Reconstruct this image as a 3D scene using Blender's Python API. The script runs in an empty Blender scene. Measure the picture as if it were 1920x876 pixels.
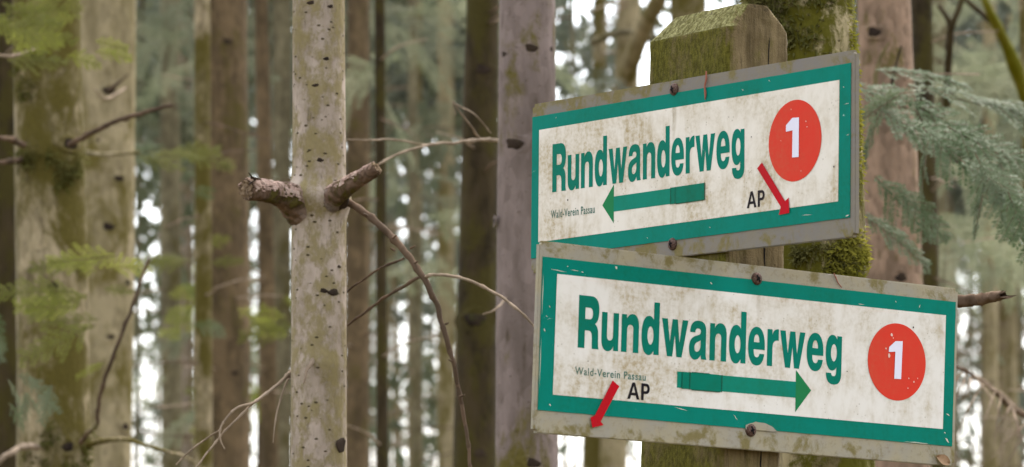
import bpy, bmesh, math, random
import numpy as np
from mathutils import Vector, Matrix, noise

R = math.radians
sc = bpy.context.scene
col = sc.collection
rnd = random.Random(7)
rng = np.random.default_rng(7)

# ------------------------------------------------------------------ camera
CAM_Z = 1.5
PITCH = 0.11056
FPX = 7626.07                      # focal length in photo pixels (photo 1920 x 876)
cam = bpy.data.cameras.new("camera")
cam_o = bpy.data.objects.new("camera", cam)
col.objects.link(cam_o)
cam_o.location = (0, 0, CAM_Z)
cam_o.rotation_euler = (math.pi / 2 + PITCH, 0, 0)
cam.sensor_width = 36
cam.lens = FPX / 1920 * 36
cam.clip_start = 0.05
cam.clip_end = 2000
cam.dof.use_dof = True
cam.dof.focus_distance = 4.13
cam.dof.aperture_fstop = 13.0
cam.dof.aperture_blades = 0
sc.camera = cam_o

# ------------------------------------------------------------------ world, sun, exposure
SUN_EL, SUN_AZ = R(63), R(18)     # azimuth from +Y towards +X: a veiled sun high over the wood beyond the signs
world = bpy.data.worlds.new("World")
sc.world = world
world.use_nodes = True
wn = world.node_tree
sky = wn.nodes.new("ShaderNodeTexSky")
sky.sky_type = 'NISHITA'
sky.sun_disc = False
sky.sun_elevation = SUN_EL
sky.sun_rotation = SUN_AZ
sky.air_density = 1.0
sky.dust_density = 3.0
bg = wn.nodes["Background"]
bg.inputs[1].default_value = 0.135
hs = wn.nodes.new("ShaderNodeHueSaturation")       # thin cloud: the sky loses most of its blue
hs.inputs["Saturation"].default_value = 0.36
wn.links.new(sky.outputs[0], hs.inputs["Color"])
wn.links.new(hs.outputs[0], bg.inputs[0])

sun = bpy.data.lights.new("sun", 'SUN')
sun.energy = 0.95
sun.angle = R(42)
sun.color = (1.0, 0.93, 0.82)
sun_o = bpy.data.objects.new("sun", sun)
col.objects.link(sun_o)
sd = Vector((math.sin(SUN_AZ) * math.cos(SUN_EL), math.cos(SUN_AZ) * math.cos(SUN_EL), math.sin(SUN_EL)))
sun_o.rotation_euler = (-sd).to_track_quat('-Z', 'Y').to_euler()

sc.view_settings.view_transform = 'Standard'
sc.view_settings.look = 'None'
sc.view_settings.gamma = 1
sc.view_settings.exposure = 2.45
sc.render.engine = 'CYCLES'
sc.cycles.use_denoising = True
sc.cycles.max_bounces = 6
sc.cycles.diffuse_bounces = 3
sc.cycles.transmission_bounces = 2
sc.cycles.transparent_max_bounces = 4

# ------------------------------------------------------------------ helpers
_c, _s = math.cos(PITCH), math.sin(PITCH)


def P(x, y, d):
    """the point that stands at depth d (metres along +Y) behind photo pixel x, y"""
    a, b = (x - 960) / FPX, (438 - y) / FPX
    dy, dz = _c - b * _s, _s + b * _c
    return Vector((a / dy * d, d, CAM_Z + dz / dy * d))


def tag(o, label=None, cat=None, group=None, kind=None):
    if label: o["label"] = label
    if cat: o["category"] = cat
    if group: o["group"] = group
    if kind: o["kind"] = kind
    return o


def link(name, me, parent=None):
    o = bpy.data.objects.new(name, me)
    col.objects.link(o)
    if parent is not None:
        o.parent = parent
    return o


def empty(name, loc=(0, 0, 0)):
    o = bpy.data.objects.new(name, None)
    col.objects.link(o)
    o.location = loc
    o.empty_display_size = 0.1
    return o


def mesh_py(name, verts, faces, mat, smooth=False):
    me = bpy.data.meshes.new(name)
    me.from_pydata([tuple(v) for v in verts], [], faces)
    if mat is not None:
        me.materials.append(mat)
    if smooth:
        me.polygons.foreach_set("use_smooth", [True] * len(me.polygons))
    me.update()
    if smooth:
        me.set_sharp_from_angle(angle=R(55))
    return me


def mesh_quads(name, V, mat):
    """V: (n,4,3) array of quads"""
    n = len(V)
    me = bpy.data.meshes.new(name)
    me.vertices.add(n * 4)
    me.vertices.foreach_set("co", np.ascontiguousarray(V, dtype=np.float32).ravel())
    me.loops.add(n * 4)
    me.loops.foreach_set("vertex_index", np.arange(n * 4, dtype=np.int32))
    me.polygons.add(n)
    me.polygons.foreach_set("loop_start", np.arange(0, n * 4, 4, dtype=np.int32))
    me.polygons.foreach_set("loop_total", np.full(n, 4, dtype=np.int32))
    me.materials.append(mat)
    me.update(calc_edges=True)
    return me


class MB:
    """collects tubes and pieces for ONE mesh"""
    def __init__(s):
        s.v, s.f = [], []

    def tube(s, pts, rads, seg=8, rough=0.0, cap=True, freq=60, jag=0.0):
        pts = [Vector(p) for p in pts]
        n = len(pts)
        base = len(s.v)
        t0 = (pts[1] - pts[0]).normalized()
        ref = Vector((0, 0, 1)) if abs(t0.z) < .9 else Vector((1, 0, 0))
        a = t0.cross(ref).normalized()
        for i, p in enumerate(pts):
            t = (pts[min(i + 1, n - 1)] - pts[max(i - 1, 0)]).normalized()
            a = (a - t * a.dot(t)).normalized()
            b = t.cross(a)
            for k in range(seg):
                an = 2 * math.pi * k / seg
                d = a * math.cos(an) + b * math.sin(an)
                q = p + d * rads[i]
                if rough:
                    q = p + d * rads[i] * (1 + rough * noise.noise(q * freq) + rough * .5 * noise.noise(q * freq * 2.7))
                if jag and i == n - 1:
                    q = q + t * jag * (noise.noise(q * 400) + .3 * rnd.random())
                s.v.append(q)
        for i in range(n - 1):
            for k in range(seg):
                k2 = (k + 1) % seg
                s.f.append((base + i * seg + k, base + i * seg + k2, base + (i + 1) * seg + k2, base + (i + 1) * seg + k))
        if cap:
            c0 = len(s.v)
            s.v.append(pts[0]); s.v.append(pts[-1] - (pts[-1] - pts[-2]).normalized() * (jag * 0.6))
            for k in range(seg):
                k2 = (k + 1) % seg
                s.f.append((c0, base + k2, base + k))
                s.f.append((c0 + 1, base + (n - 1) * seg + k, base + (n - 1) * seg + k2))

    def poly(s, pts):
        b = len(s.v)
        s.v += [Vector(p) for p in pts]
        s.f.append(tuple(range(b, b + len(pts))))

    def build(s, name, mat, parent=None, smooth=True):
        return link(name, mesh_py(name, s.v, s.f, mat, smooth), parent)


def spline(pts, n=8):
    """Catmull-Rom through points"""
    pts = [Vector(p) for p in pts]
    ext = [pts[0] * 2 - pts[1]] + pts + [pts[-1] * 2 - pts[-2]]
    out = []
    for i in range(1, len(ext) - 2):
        p0, p1, p2, p3 = ext[i - 1:i + 3]
        for k in range(n):
            t = k / n
            out.append(0.5 * ((2 * p1) + (p2 - p0) * t + (2 * p0 - 5 * p1 + 4 * p2 - p3) * t * t + (3 * p1 - p0 - 3 * p2 + p3) * t ** 3))
    out.append(pts[-1])
    return out


def lerp_list(a, n):
    """resample the radius list a to n values"""
    return list(np.interp(np.linspace(0, 1, n), np.linspace(0, 1, len(a)), a))


def kink(sp, rl):
    """dead wood: little bends and knobs where side shoots broke off"""
    off = Vector((rnd.uniform(0, 50), 0, 0))
    out, rr = [], []
    nxt = rnd.randint(3, 8)
    for i, p in enumerate(sp):
        q = p + off
        j = Vector((noise.noise(q * 55), noise.noise(q * 55 + Vector((9, 9, 9))), noise.noise(q * 55 + Vector((31, 3, 7)))))
        out.append(p + j * min(rl[i] * .9, .0022))
        k = 1.0
        if i == nxt:
            k = rnd.uniform(1.15, 1.5); nxt += rnd.randint(4, 9)
        rr.append(rl[i] * k)
    return out, rr


# ------------------------------------------------------------------ materials
class NT:
    def __init__(s, name):
        s.m = bpy.data.materials.new(name)
        s.m.use_nodes = True
        s.t = s.m.node_tree
        s.b = s.t.nodes["Principled BSDF"]
        s.b.inputs["Roughness"].default_value = 0.85
        s.b.inputs["Specular IOR Level"].default_value = 0.07
        s.tc = s.t.nodes.new("ShaderNodeTexCoord")

    def n(s, kind, **kw):
        x = s.t.nodes.new(kind)
        for k, v in kw.items():
            setattr(x, k, v)
        return x

    def l(s, a, b):
        s.t.links.new(a, b)

    def coords(s, scale=(1, 1, 1), loc=(0, 0, 0), out="Object"):
        m = s.n("ShaderNodeMapping")
        m.inputs["Scale"].default_value = scale
        m.inputs["Location"].default_value = loc
        s.l(s.tc.outputs[out], m.inputs[0])
        return m.outputs[0]

    def noise(s, vec, scale, detail=4, rough=.55, dist=0.0):
        x = s.n("ShaderNodeTexNoise")
        x.inputs["Scale"].default_value = scale
        x.inputs["Detail"].default_value = detail
        x.inputs["Roughness"].default_value = rough
        x.inputs["Distortion"].default_value = dist
        s.l(vec, x.inputs["Vector"])
        return x.outputs[0]

    def voro(s, vec, scale, feature='F1', rand=1.0):
        x = s.n("ShaderNodeTexVoronoi", feature=feature)
        x.inputs["Scale"].default_value = scale
        x.inputs["Randomness"].default_value = rand
        s.l(vec, x.inputs["Vector"])
        return x.outputs[0]

    def ramp(s, fac, a, b, va=0.0, vb=1.0):
        x = s.n("ShaderNodeMapRange", interpolation_type='SMOOTHSTEP')
        for i, v in zip((1, 2, 3, 4), (a, b, va, vb)):
            x.inputs[i].default_value = v
        s.l(fac, x.inputs[0])
        return x.outputs[0]

    def math(s, op, a, b=None):
        x = s.n("ShaderNodeMath", operation=op)
        for i, v in enumerate((a, b)):
            if v is None: continue
            if isinstance(v, (int, float)): x.inputs[i].default_value = v
            else: s.l(v, x.inputs[i])
        return x.outputs[0]

    def mix(s, fac, a, b):
        x = s.n("ShaderNodeMix", data_type='RGBA')
        if isinstance(fac, (int, float)): x.inputs[0].default_value = fac
        else: s.l(fac, x.inputs[0])
        for i, v in ((6, a), (7, b)):
            if isinstance(v, tuple): x.inputs[i].default_value = (*v, 1) if len(v) == 3 else v
            else: s.l(v, x.inputs[i])
        return x.outputs[2]

    def sep(s, vec):
        x = s.n("ShaderNodeSeparateXYZ")
        s.l(vec, x.inputs[0])
        return x.outputs

    def color(s, c):
        if isinstance(c, tuple): s.b.inputs["Base Color"].default_value = (*c, 1)
        else: s.l(c, s.b.inputs["Base Color"])

    def bump(s, h, strength=.5, dist=.002):
        x = s.n("ShaderNodeBump")
        x.inputs["Strength"].default_value = strength
        x.inputs["Distance"].default_value = dist
        s.l(h, x.inputs["Height"])
        s.l(x.outputs[0], s.b.inputs["Normal"])


def bark_mat(name, base, base2, moss, moss_lo, moss_hi, spots=0.0, fleck=90, vert=0.25, bump=.6, dark=(.05, .035, .02), darkamt=.5, moss_scale=9, flake=85, flamt=1.0, inner=None, mdist=.3, mamt=1.0):
    t = NT(name)
    v = t.coords()
    vs = t.coords((1, 1, vert))
    tone = t.noise(vs, 22, 5, .6)
    c = t.mix(t.ramp(tone, .35, .65), base, base2)
    fine = t.noise(vs, fleck, 4, .65)
    c = t.mix(t.math('MULTIPLY', t.ramp(fine, .56, .74), darkamt), c, dark)
    cell = t.n("ShaderNodeTexVoronoi")
    cell.inputs["Scale"].default_value = flake
    t.l(t.coords((1, 1, .55)), cell.inputs["Vector"])
    cv = t.sep(cell.outputs["Color"])[0]
    cellh = t.ramp(cell.outputs["Distance"], .25, .7)
    c = t.mix(t.math('MULTIPLY', t.ramp(cv, .55, .95), .35 * flamt), c, dark)
    c = t.mix(t.math('MULTIPLY', t.ramp(cv, .40, .05), .22 * flamt), c, tuple(min(.5, x * 1.6) for x in base))
    ms = t.noise(t.coords((1, 1, .62), (3, 1, 5)), moss_scale, 7, .72, mdist)
    mf = t.math('MULTIPLY', t.ramp(ms, moss_lo, moss_hi), mamt)
    mossn = t.mix(t.noise(v, 160, 3), moss, tuple(x * 1.9 for x in moss))
    c = t.mix(mf, c, mossn)
    h = t.math('ADD', t.math('ADD', t.math('MULTIPLY', fine, -.6), t.math('MULTIPLY', mf, .5)), t.math('ADD', t.math('MULTIPLY', cellh, -.6 * flamt), t.math('MULTIPLY', cv, -.5 * flamt)))
    if spots:
        sp = t.voro(t.coords((1, 1, 1.9)), 68)
        gate = t.noise(t.coords((1, 1, 1), (7, 7, 7)), 60, 1)
        sf = t.math('MULTIPLY', t.ramp(sp, .19, .09), t.ramp(gate, .34, .42))
        c = t.mix(t.math('MULTIPLY', sf, spots), c, (.06, .045, .022))
        h = t.math('ADD', h, t.math('MULTIPLY', sf, .9))
    if inner:                                   # near the trunk the stub still wears the trunk's own bark
        x_, y_, z_ = t.sep(v)
        dist = t.math('SQRT', t.math('ADD', t.math('MULTIPLY', x_, x_), t.math('MULTIPLY', y_, y_)))
        dist = t.math('ADD', dist, t.math('MULTIPLY', t.math('SUBTRACT', t.noise(v, 70, 4, .7), .5), .035))
        c = t.mix(t.ramp(dist, .046, .034), c, t.mix(t.ramp(fine, .4, .65), inner, tuple(x * .55 for x in inner)))
    t.color(c)
    t.bump(h, bump, .0022)
    return t.m


def wood_mat(name, a, b, dark):
    t = NT(name)
    v = t.coords((1, 1, .25))
    c = t.mix(t.ramp(t.noise(v, 60, 5, .65), .35, .68), a, b)
    f = t.noise(v, 260, 3, .6)
    c = t.mix(t.ramp(f, .55, .72), c, dark)
    t.color(c)
    t.bump(f, .6, .0015)
    return t.m


def leaf_mat(name, a, b, trans=.35, rough=.5):
    t = NT(name)
    v = t.coords()
    c = t.mix(t.ramp(t.noise(v, 9, 3), .35, .65), a, b)
    t.color(c)
    t.b.inputs["Roughness"].default_value = rough
    tr = t.n("ShaderNodeBsdfTranslucent")
    t.l(c, tr.inputs[0])
    mx = t.n("ShaderNodeMixShader")
    mx.inputs[0].default_value = trans
    t.l(t.b.outputs[0], mx.inputs[1])
    t.l(tr.outputs[0], mx.inputs[2])
    t.l(mx.outputs[0], t.t.nodes["Material Output"].inputs[0])
    return t.m


M = {}
M['main'] = bark_mat('pinkish_grey_bark', (.35, .28, .222), (.225, .177, .132), (.112, .088, .032), .41, .59, spots=1.0, darkamt=.7, moss_scale=40, bump=.9, flamt=.22, vert=.3, flake=170, mdist=0.0, mamt=.8)
M['purple'] = bark_mat('mauve_bark', (.178, .136, .118), (.108, .082, .068), (.060, .048, .012), .56, .66, spots=.4, darkamt=.7, moss_scale=5, flamt=.5)
M['pale'] = bark_mat('pale_olive_bark', (.28, .225, .13), (.175, .14, .072), (.070, .055, .014), .48, .62, darkamt=.7, moss_scale=8, flamt=.6)
M['olive'] = bark_mat('olive_bark', (.29, .23, .14), (.115, .092, .042), (.052, .041, .009), .42, .56, darkamt=.85, moss_scale=7)
M['brown'] = bark_mat('brown_bark', (.125, .085, .045), (.062, .043, .022), (.050, .039, .011), .54, .68, darkamt=.8)
M['dark'] = bark_mat('dark_mossy_bark', (.045, .032, .014), (.018, .013, .006), (.030, .024, .006), .47, .60, darkamt=.85)
M['rosy'] = bark_mat('rosy_brown_bark', (.235, .155, .103), (.14, .094, .062), (.055, .044, .010), .54, .66, darkamt=.7)
M['mossy'] = bark_mat('mossy_bark', (.29, .235, .13), (.135, .105, .05), (.045, .040, .004), .42, .53, spots=.6, fleck=70, darkamt=.9, bump=1.0, moss_scale=19)
M['greygreen'] = bark_mat('grey_green_bark', (.165, .138, .080), (.095, .080, .045), (.050, .040, .013), .5, .66, darkamt=.7)
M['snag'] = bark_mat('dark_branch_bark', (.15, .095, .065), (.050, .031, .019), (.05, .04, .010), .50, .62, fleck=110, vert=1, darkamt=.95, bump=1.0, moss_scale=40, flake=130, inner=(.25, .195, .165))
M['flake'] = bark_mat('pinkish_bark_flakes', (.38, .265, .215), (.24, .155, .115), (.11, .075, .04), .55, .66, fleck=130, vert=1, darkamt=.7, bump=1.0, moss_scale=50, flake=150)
M['twig'] = bark_mat('brown_twig_bark', (.12, .078, .05), (.06, .04, .026), (.10, .088, .04), .58, .72, darkamt=.6)
M['twigpale'] = bark_mat('pale_twig_bark', (.27, .205, .145), (.17, .125, .085), (.12, .10, .05), .6, .75, darkamt=.5)
M['knot'] = bark_mat('dark_knot', (.030, .020, .013), (.016, .011, .008), (.04, .04, .01), .6, .7)
M['heartwood'] = wood_mat('broken_wood', (.20, .14, .085), (.12, .08, .05), (.05, .032, .02))
M['fir'] = leaf_mat('fir_needles', (.12, .135, .022), (.17, .175, .042), .65)
M['firhazy'] = leaf_mat('hazed_spruce_needles', (.14, .155, .09), (.19, .195, .125), .6, .6)  # needle colour lightened to stand for hazy light
M['firpale'] = leaf_mat('pale_fir_needles', (.058, .088, .036), (.115, .14, .080), .38, .45)
M['spruce'] = leaf_mat('spruce_needles', (.10, .115, .065), (.135, .14, .085), .55)
M['spruceb'] = leaf_mat('haze_blue_spruce_needles', (.11, .125, .09), (.15, .16, .12), .55)  # blue-green needles, greyed and lightened so the colour carries some haze
M['moss'] = leaf_mat('moss_tufts', (.15, .145, .010), (.22, .20, .035), .45, .8)
M['mossd'] = leaf_mat('dark_moss_tufts', (.060, .060, .010), (.11, .10, .03), .35, .8)


def vinyl(name, base, dirt, amount, speck=.5, rough=.38, scratches=0.0, streaks=(), off=0):
    """printed film with grime in clouds, streaks and specks"""
    t = NT(name)
    v = t.coords()
    big = t.noise(t.coords((1, 1, 1), (off, off, 0)), 11, 6, .66, .3)
    fine = t.noise(v, 210, 4, .68)
    mid = t.noise(t.coords((1, .45, 1), (2, 0, 0)), 60, 4, .6)
    f = t.math('MULTIPLY', t.ramp(big, .40, .64), t.ramp(fine, .34, .74, .25, 1.0))
    streak = t.noise(t.coords((1, .12, 1), (4, 4, 4)), 70, 4, .6)
    f = t.math('ADD', f, t.math('MULTIPLY', t.math('MULTIPLY', t.ramp(streak, .5, .75), t.ramp(big, .3, .55)), .35))
    f = t.math('ADD', f, t.math('MULTIPLY', t.ramp(mid, .46, .74), .35))
    f = t.math('MULTIPLY', f, amount)
    c = t.mix(f, base, dirt)
    px, py, pz = t.sep(t.coords())
    for (x0, yt, ln, wd, am) in streaks:           # rust and algae that ran down from a screw
        a = t.ramp(t.math('ABSOLUTE', t.math('ADD', t.math('SUBTRACT', px, x0), t.math('MULTIPLY', t.math('SUBTRACT', fine, .5), wd * .8))), wd, wd * .2)
        b = t.math('MULTIPLY', t.ramp(py, yt - ln, yt), t.ramp(fine, .25, .6, .4, 1))
        c = t.mix(t.math('MULTIPLY', t.math('MULTIPLY', a, b), am), c, (.16, .11, .035))
    sp = t.voro(v, 240)
    gate = t.noise(t.coords((1, 1, 1), (9, 4, 2)), 38, 2)
    sf = t.math('MULTIPLY', t.math('MULTIPLY', t.ramp(sp, .26, .10), t.ramp(gate, .55, .63)), speck)
    c = t.mix(sf, c, tuple(x * .55 for x in dirt))
    if scratches:
        g2 = t.noise(t.coords((1, 1, 1), (5, 5, 1)), 30, 2)
        sc_ = t.noise(t.coords((1, 1.6, 1), (1, 3, 2)), 190, 5, .7, 1.0)
        c = t.mix(t.math('MULTIPLY', t.math('MULTIPLY', t.ramp(sc_, .66, .71), t.ramp(g2, .56, .64)), scratches), c, (.42, .58, .52))
    t.color(c)
    t.b.inputs["Roughness"].default_value = rough
    t.b.inputs["Specular IOR Level"].default_value = .03
    t.bump(fine, .12, .0004)
    return t.m


M['green'] = vinyl('green_film', (.001, .150, .108), (.004, .105, .06), .6, .12, .5, scratches=.8)
M['white'] = vinyl('stained_white_film', (.61, .555, .475), (.30, .225, .11), .8, .5, .5, streaks=[(-.0172, .0608, .05, .0035, .55), (-.014, .0608, .03, .0018, .4)])
M['whitelow'] = vinyl('stained_white_film', (.60, .56, .50), (.29, .215, .10), .78, .45, .5, streaks=[(.002, .0612, .03, .004, .3)], off=5)
M['letter'] = vinyl('green_print', (.001, .135, .092), (.006, .10, .052), .6, .2, .5, scratches=.35)
M['arrow'] = vinyl('teal_print', (.004, .165, .11), (.008, .13, .07), .6, .2, .5, scratches=.3)
M['arrowhead'] = vinyl('leaf_green_print', (.012, .15, .052), (.02, .13, .035), .5, .2, .5, scratches=.2)
M['patch'] = vinyl('green_tape', (.001, .135, .085), (.006, .085, .045), .7, .3, .45)
M['seam'] = vinyl('dirty_tape_edge', (.004, .070, .042), (.03, .045, .018), .8, .3, .6)
M['red'] = vinyl('orange_red_print', (.52, .036, .020), (.42, .07, .035), .6, .2, .5)
M['chip'] = vinyl('chipped_print', (.60, .40, .33), (.5, .28, .2), .6, .2, .5)
M['tape'] = vinyl('red_tape', (.40, .003, .010), (.27, .012, .012), .6, .1, .4)
M['numeral'] = vinyl('white_numeral', (.60, .57, .64), (.52, .48, .50), .3, .1, .45)
M['black'] = vinyl('black_print', (.010, .008, .010), (.04, .03, .025), .5, .1, .5)
M['small'] = vinyl('faded_green_print', (.045, .125, .095), (.20, .19, .14), .6, .2, .5)


def plate_mat(ca, cb, edge_amt, end_amt):
    t = NT('weathered_grey_board')
    v = t.coords()
    big = t.noise(v, 26, 5, .62)
    c = t.mix(t.ramp(big, .35, .68), ca, cb)
    f = t.noise(v, 150, 5, .7)
    c = t.mix(t.math('MULTIPLY', t.ramp(f, .5, .72), .55), c, (.17, .13, .075))
    # olive grime that creeps in from the long edges and gathers at one end
    sx, sy, sz = t.sep(t.coords())
    edge = t.ramp(t.math('ABSOLUTE', sy), .072, .090)
    g = t.noise(t.coords((1, 1.0, 1), (1, 6, 2)), 34, 6, .68, .3)
    endf = t.ramp(sx, .10, -.14)
    hh = t.math('ADD', t.math('MULTIPLY', edge, edge_amt), t.math('MULTIPLY', endf, end_amt))
    mf = t.ramp(t.math('ADD', g, hh), .56, .70)
    c = t.mix(t.math('MULTIPLY', mf, .9), c, t.mix(t.noise(v, 300, 2), (.11, .09, .022), (.17, .13, .05)))
    t.color(c)
    t.b.inputs["Roughness"].default_value = .6
    t.bump(f, .35, .0008)
    return t.m


M['plate'] = plate_mat((.155, .138, .120), (.17, .145, .105), .075, .10)
M['platelow'] = plate_mat((.25, .225, .175), (.275, .235, .15), .08, .02)
t_ = NT('rusty_screw')
v_ = t_.coords()
t_.color(t_.mix(t_.ramp(t_.noise(v_, 700, 4), .35, .65), (.05, .026, .018), (.11, .07, .055)))
t_.b.inputs["Metallic"].default_value = .35
t_.b.inputs["Roughness"].default_value = .55
t_.bump(t_.noise(v_, 900, 3), .4, .0006)
M['screw'] = t_.m
t_ = NT('recess_shade'); t_.color((.008, .006, .006)); M['recess'] = t_.m
t_ = NT('chipped_edge'); t_.color(t_.mix(t_.noise(t_.coords(), 400, 3), (.38, .36, .29), (.55, .52, .42))); M['edge'] = t_.m

# ------------------------------------------------------------------ ground
t_ = NT('needle_litter')
v_ = t_.coords()
t_.color(t_.mix(t_.ramp(t_.noise(v_, 3, 6, .7), .4, .62), (.11, .07, .04), (.06, .07, .025)))
t_.bump(t_.noise(v_, 20, 6), .8, .05)
S = 600.0
gv, gf = [], []
NG = 60
for j in range(NG + 1):
    for i in range(NG + 1):
        x = math.copysign(abs(i / NG * 2 - 1) ** 2.2, i / NG * 2 - 1) * S
        y = math.copysign(abs(j / NG * 2 - 1) ** 2.2, j / NG * 2 - 1) * S
        gv.append((x, y, .25 * noise.noise((x * .08, y * .08, 0)) * min(1, max(0, (math.hypot(x, y) - 3) / 8)) - .03))
for j in range(NG):
    for i in range(NG):
        a = j * (NG + 1) + i
        gf.append((a, a + 1, a + NG + 2, a + NG + 1))
tag(link('forest_floor', mesh_py('forest_floor', gv, gf, t_.m, True)), kind='structure')

# ------------------------------------------------------------------ trees
def trunk_mesh(name, axis, rad, zs, mat, seg=28, rough=.05, fr=(9, 3), buldge=None, ridges=0.0):
    """axis(z)->Vector, rad(z)->radius"""
    v, f = [], []
    off = Vector((rnd.uniform(0, 99), rnd.uniform(0, 99), 0))
    for z in zs:
        c = axis(z); r = rad(z)
        for k in range(seg):
            a = 2 * math.pi * k / seg
            d = Vector((math.cos(a), math.sin(a), 0))
            p = c + d * r
            q = Vector((p.x * fr[0] * 3, p.y * fr[0] * 3, z * fr[1])) + off
            rr = r * (1 + rough * noise.noise(q) + rough * .5 * noise.noise(q * 2.9))
            if ridges:
                rr += r * ridges * abs(noise.noise(Vector((p.x * 60, p.y * 60, z * 7)) + off))
            if buldge:
                rr += buldge(d, z)
            v.append(c + d * rr)
    n = len(zs)
    for i in range(n - 1):
        for k in range(seg):
            k2 = (k + 1) % seg
            f.append((i * seg + k, i * seg + k2, (i + 1) * seg + k2, (i + 1) * seg + k))
    f.append(tuple(range(seg - 1, -1, -1)))
    f.append(tuple((n - 1) * seg + k for k in range(seg)))
    return mesh_py(name, v, f, mat, True)


class Tree:
    def __init__(s, name, xt, xb, wt, wb, d, mat, label, cat='tree', H=16, group=None, seg=28, rough=.05, step=.02, buldge=None, ridges=0.0, bow=0.0):
        s.d = d; s.mat = mat
        s.pt, s.pb = P(xt, 0, d), P(xb, 876, d)
        k = (s.pt - s.pb) / (s.pt.z - s.pb.z)
        s.k = k
        s.rt, s.rb = wt * d / FPX / 2, wb * d / FPX / 2
        base = s.pb + k * (0 - s.pb.z)
        s.root = empty(name, (base.x, base.y, 0))
        tag(s.root, label, cat, group)
        s.base = Vector((base.x, base.y, 0))
        zt, zb = s.pt.z, s.pb.z
        slope = (s.rt - s.rb) / (zt - zb)

        def axis(z):
            q = s.pb + k * (z - s.pb.z)
            return Vector((q.x, q.y, z)) - s.base

        def rad(z):
            if z < zb: return s.rb * (1 + .10 * (zb - z)) + (.35 * s.rb * math.exp(-z / .25))
            if z > zt: return max(.006, s.rt * (1 - (z - zt) / (H - zt)) ** .85) if z < H else .006
            return s.rb + slope * (z - zb)
        s.axis, s.rad = axis, rad
        band0, band1 = zb - .25, zt + .25
        zs = list(np.linspace(-.1, band0, 8)) + list(np.arange(band0 + step, band1, step)) + list(np.linspace(band1, H, 10))
        s.trunk = link('trunk', trunk_mesh('trunk', axis, rad, zs, mat, seg, rough, buldge=buldge, ridges=ridges), s.root)

    def loc(s, p):
        return Vector(p) - s.base

    def branch(s, pts, rads, mat, name='branch', n=6, seg=8, rough=.12, freq=60, jag=0, label=None):
        """pts: (px, py, depth) along the branch"""
        b = MB()
        sp = spline([s.loc(P(*p)) for p in pts], n)
        rl = lerp_list(rads, len(sp))
        if max(rads) < .007: sp, rl = kink(sp, rl)
        b.tube(sp, rl, seg, rough, freq=freq, jag=jag)
        o = b.build(name, mat, s.root)
        if label: o['label'] = label
        return o

    def front(s, x, y, out=0.0):
        """point on the camera side of the trunk behind pixel x, y (photo), as depth"""
        c = P(x, y, s.d)
        ax = s.axis(c.z) + s.base
        r = s.rad(c.z)
        dx = max(-r * .98, min(r * .98, c.x - ax.x))
        return s.d - math.sqrt(max(r * r - dx * dx, 0)) - out

    def knot(s, x, y, r_px, mat=None, squash=.7):
        d = s.front(x, y)
        c = s.loc(P(x, y, d))
        r = r_px * .95 * d / FPX
        v, f = [], []
        ng, ns = 5, 12
        ph = rnd.uniform(0, 9)
        ax = s.axis(c.z + s.base.z)
        nrm = Vector((c.x - ax.x, c.y - ax.y, 0)).normalized()
        side = Vector((-nrm.y, nrm.x, 0))
        for i in range(ng):
            t = i / (ng - 1)
            rr = r * math.cos(t * math.pi / 2) ** .7 + 1e-4
            for k in range(ns):
                a = 2 * math.pi * k / ns
                q = c + side * math.cos(a) * rr * (1 + .25 * math.sin(3 * a + ph)) + Vector((0, 0, 1)) * math.sin(a) * rr * squash * (1 + .2 * math.cos(2 * a + ph)) + nrm * (r * .16 * math.sin(t * math.pi / 2) - .05 * r)
                v.append(q)
        for i in range(ng - 1):
            for k in range(ns):
                k2 = (k + 1) % ns
                f.append((i * ns + k, i * ns + k2, (i + 1) * ns + k2, (i + 1) * ns + k))
        f.append(tuple((ng - 1) * ns + k for k in range(ns)))
        kn = link('knot', mesh_py('knot', v, f, mat or M['knot'], True), s.root)
        if r_px >= 8 and mat is None:
            cv, cf = [], []
            for i in range(6):
                t = i / 5
                rr = r * (1.9 - 1.1 * t)
                for k in range(16):
                    a = 2 * math.pi * k / 16
                    w = 1 + .18 * math.sin(2 * a + ph) + .12 * math.sin(5 * a)
                    aa = math.cos(a) * rr * w
                    R_ = s.rad(c.z + s.base.z)
                    fall = R_ - math.sqrt(max(R_ * R_ - min(aa * aa, R_ * R_ * .9), 0))
                    cv.append(c + side * aa + Vector((0, 0, 1)) * math.sin(a) * rr * w * .8 + nrm * (-.06 * r - fall + r * .13 * math.sin(math.pi * t) ** 1.2))
            for i in range(5):
                for k in range(16):
                    cf.append((i * 16 + k, i * 16 + (k + 1) % 16, (i + 1) * 16 + (k + 1) % 16, (i + 1) * 16 + k))
            link('knot_collar', mesh_py('knot_collar', cv, cf, s.mat, True), kn)
        return kn


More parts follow.
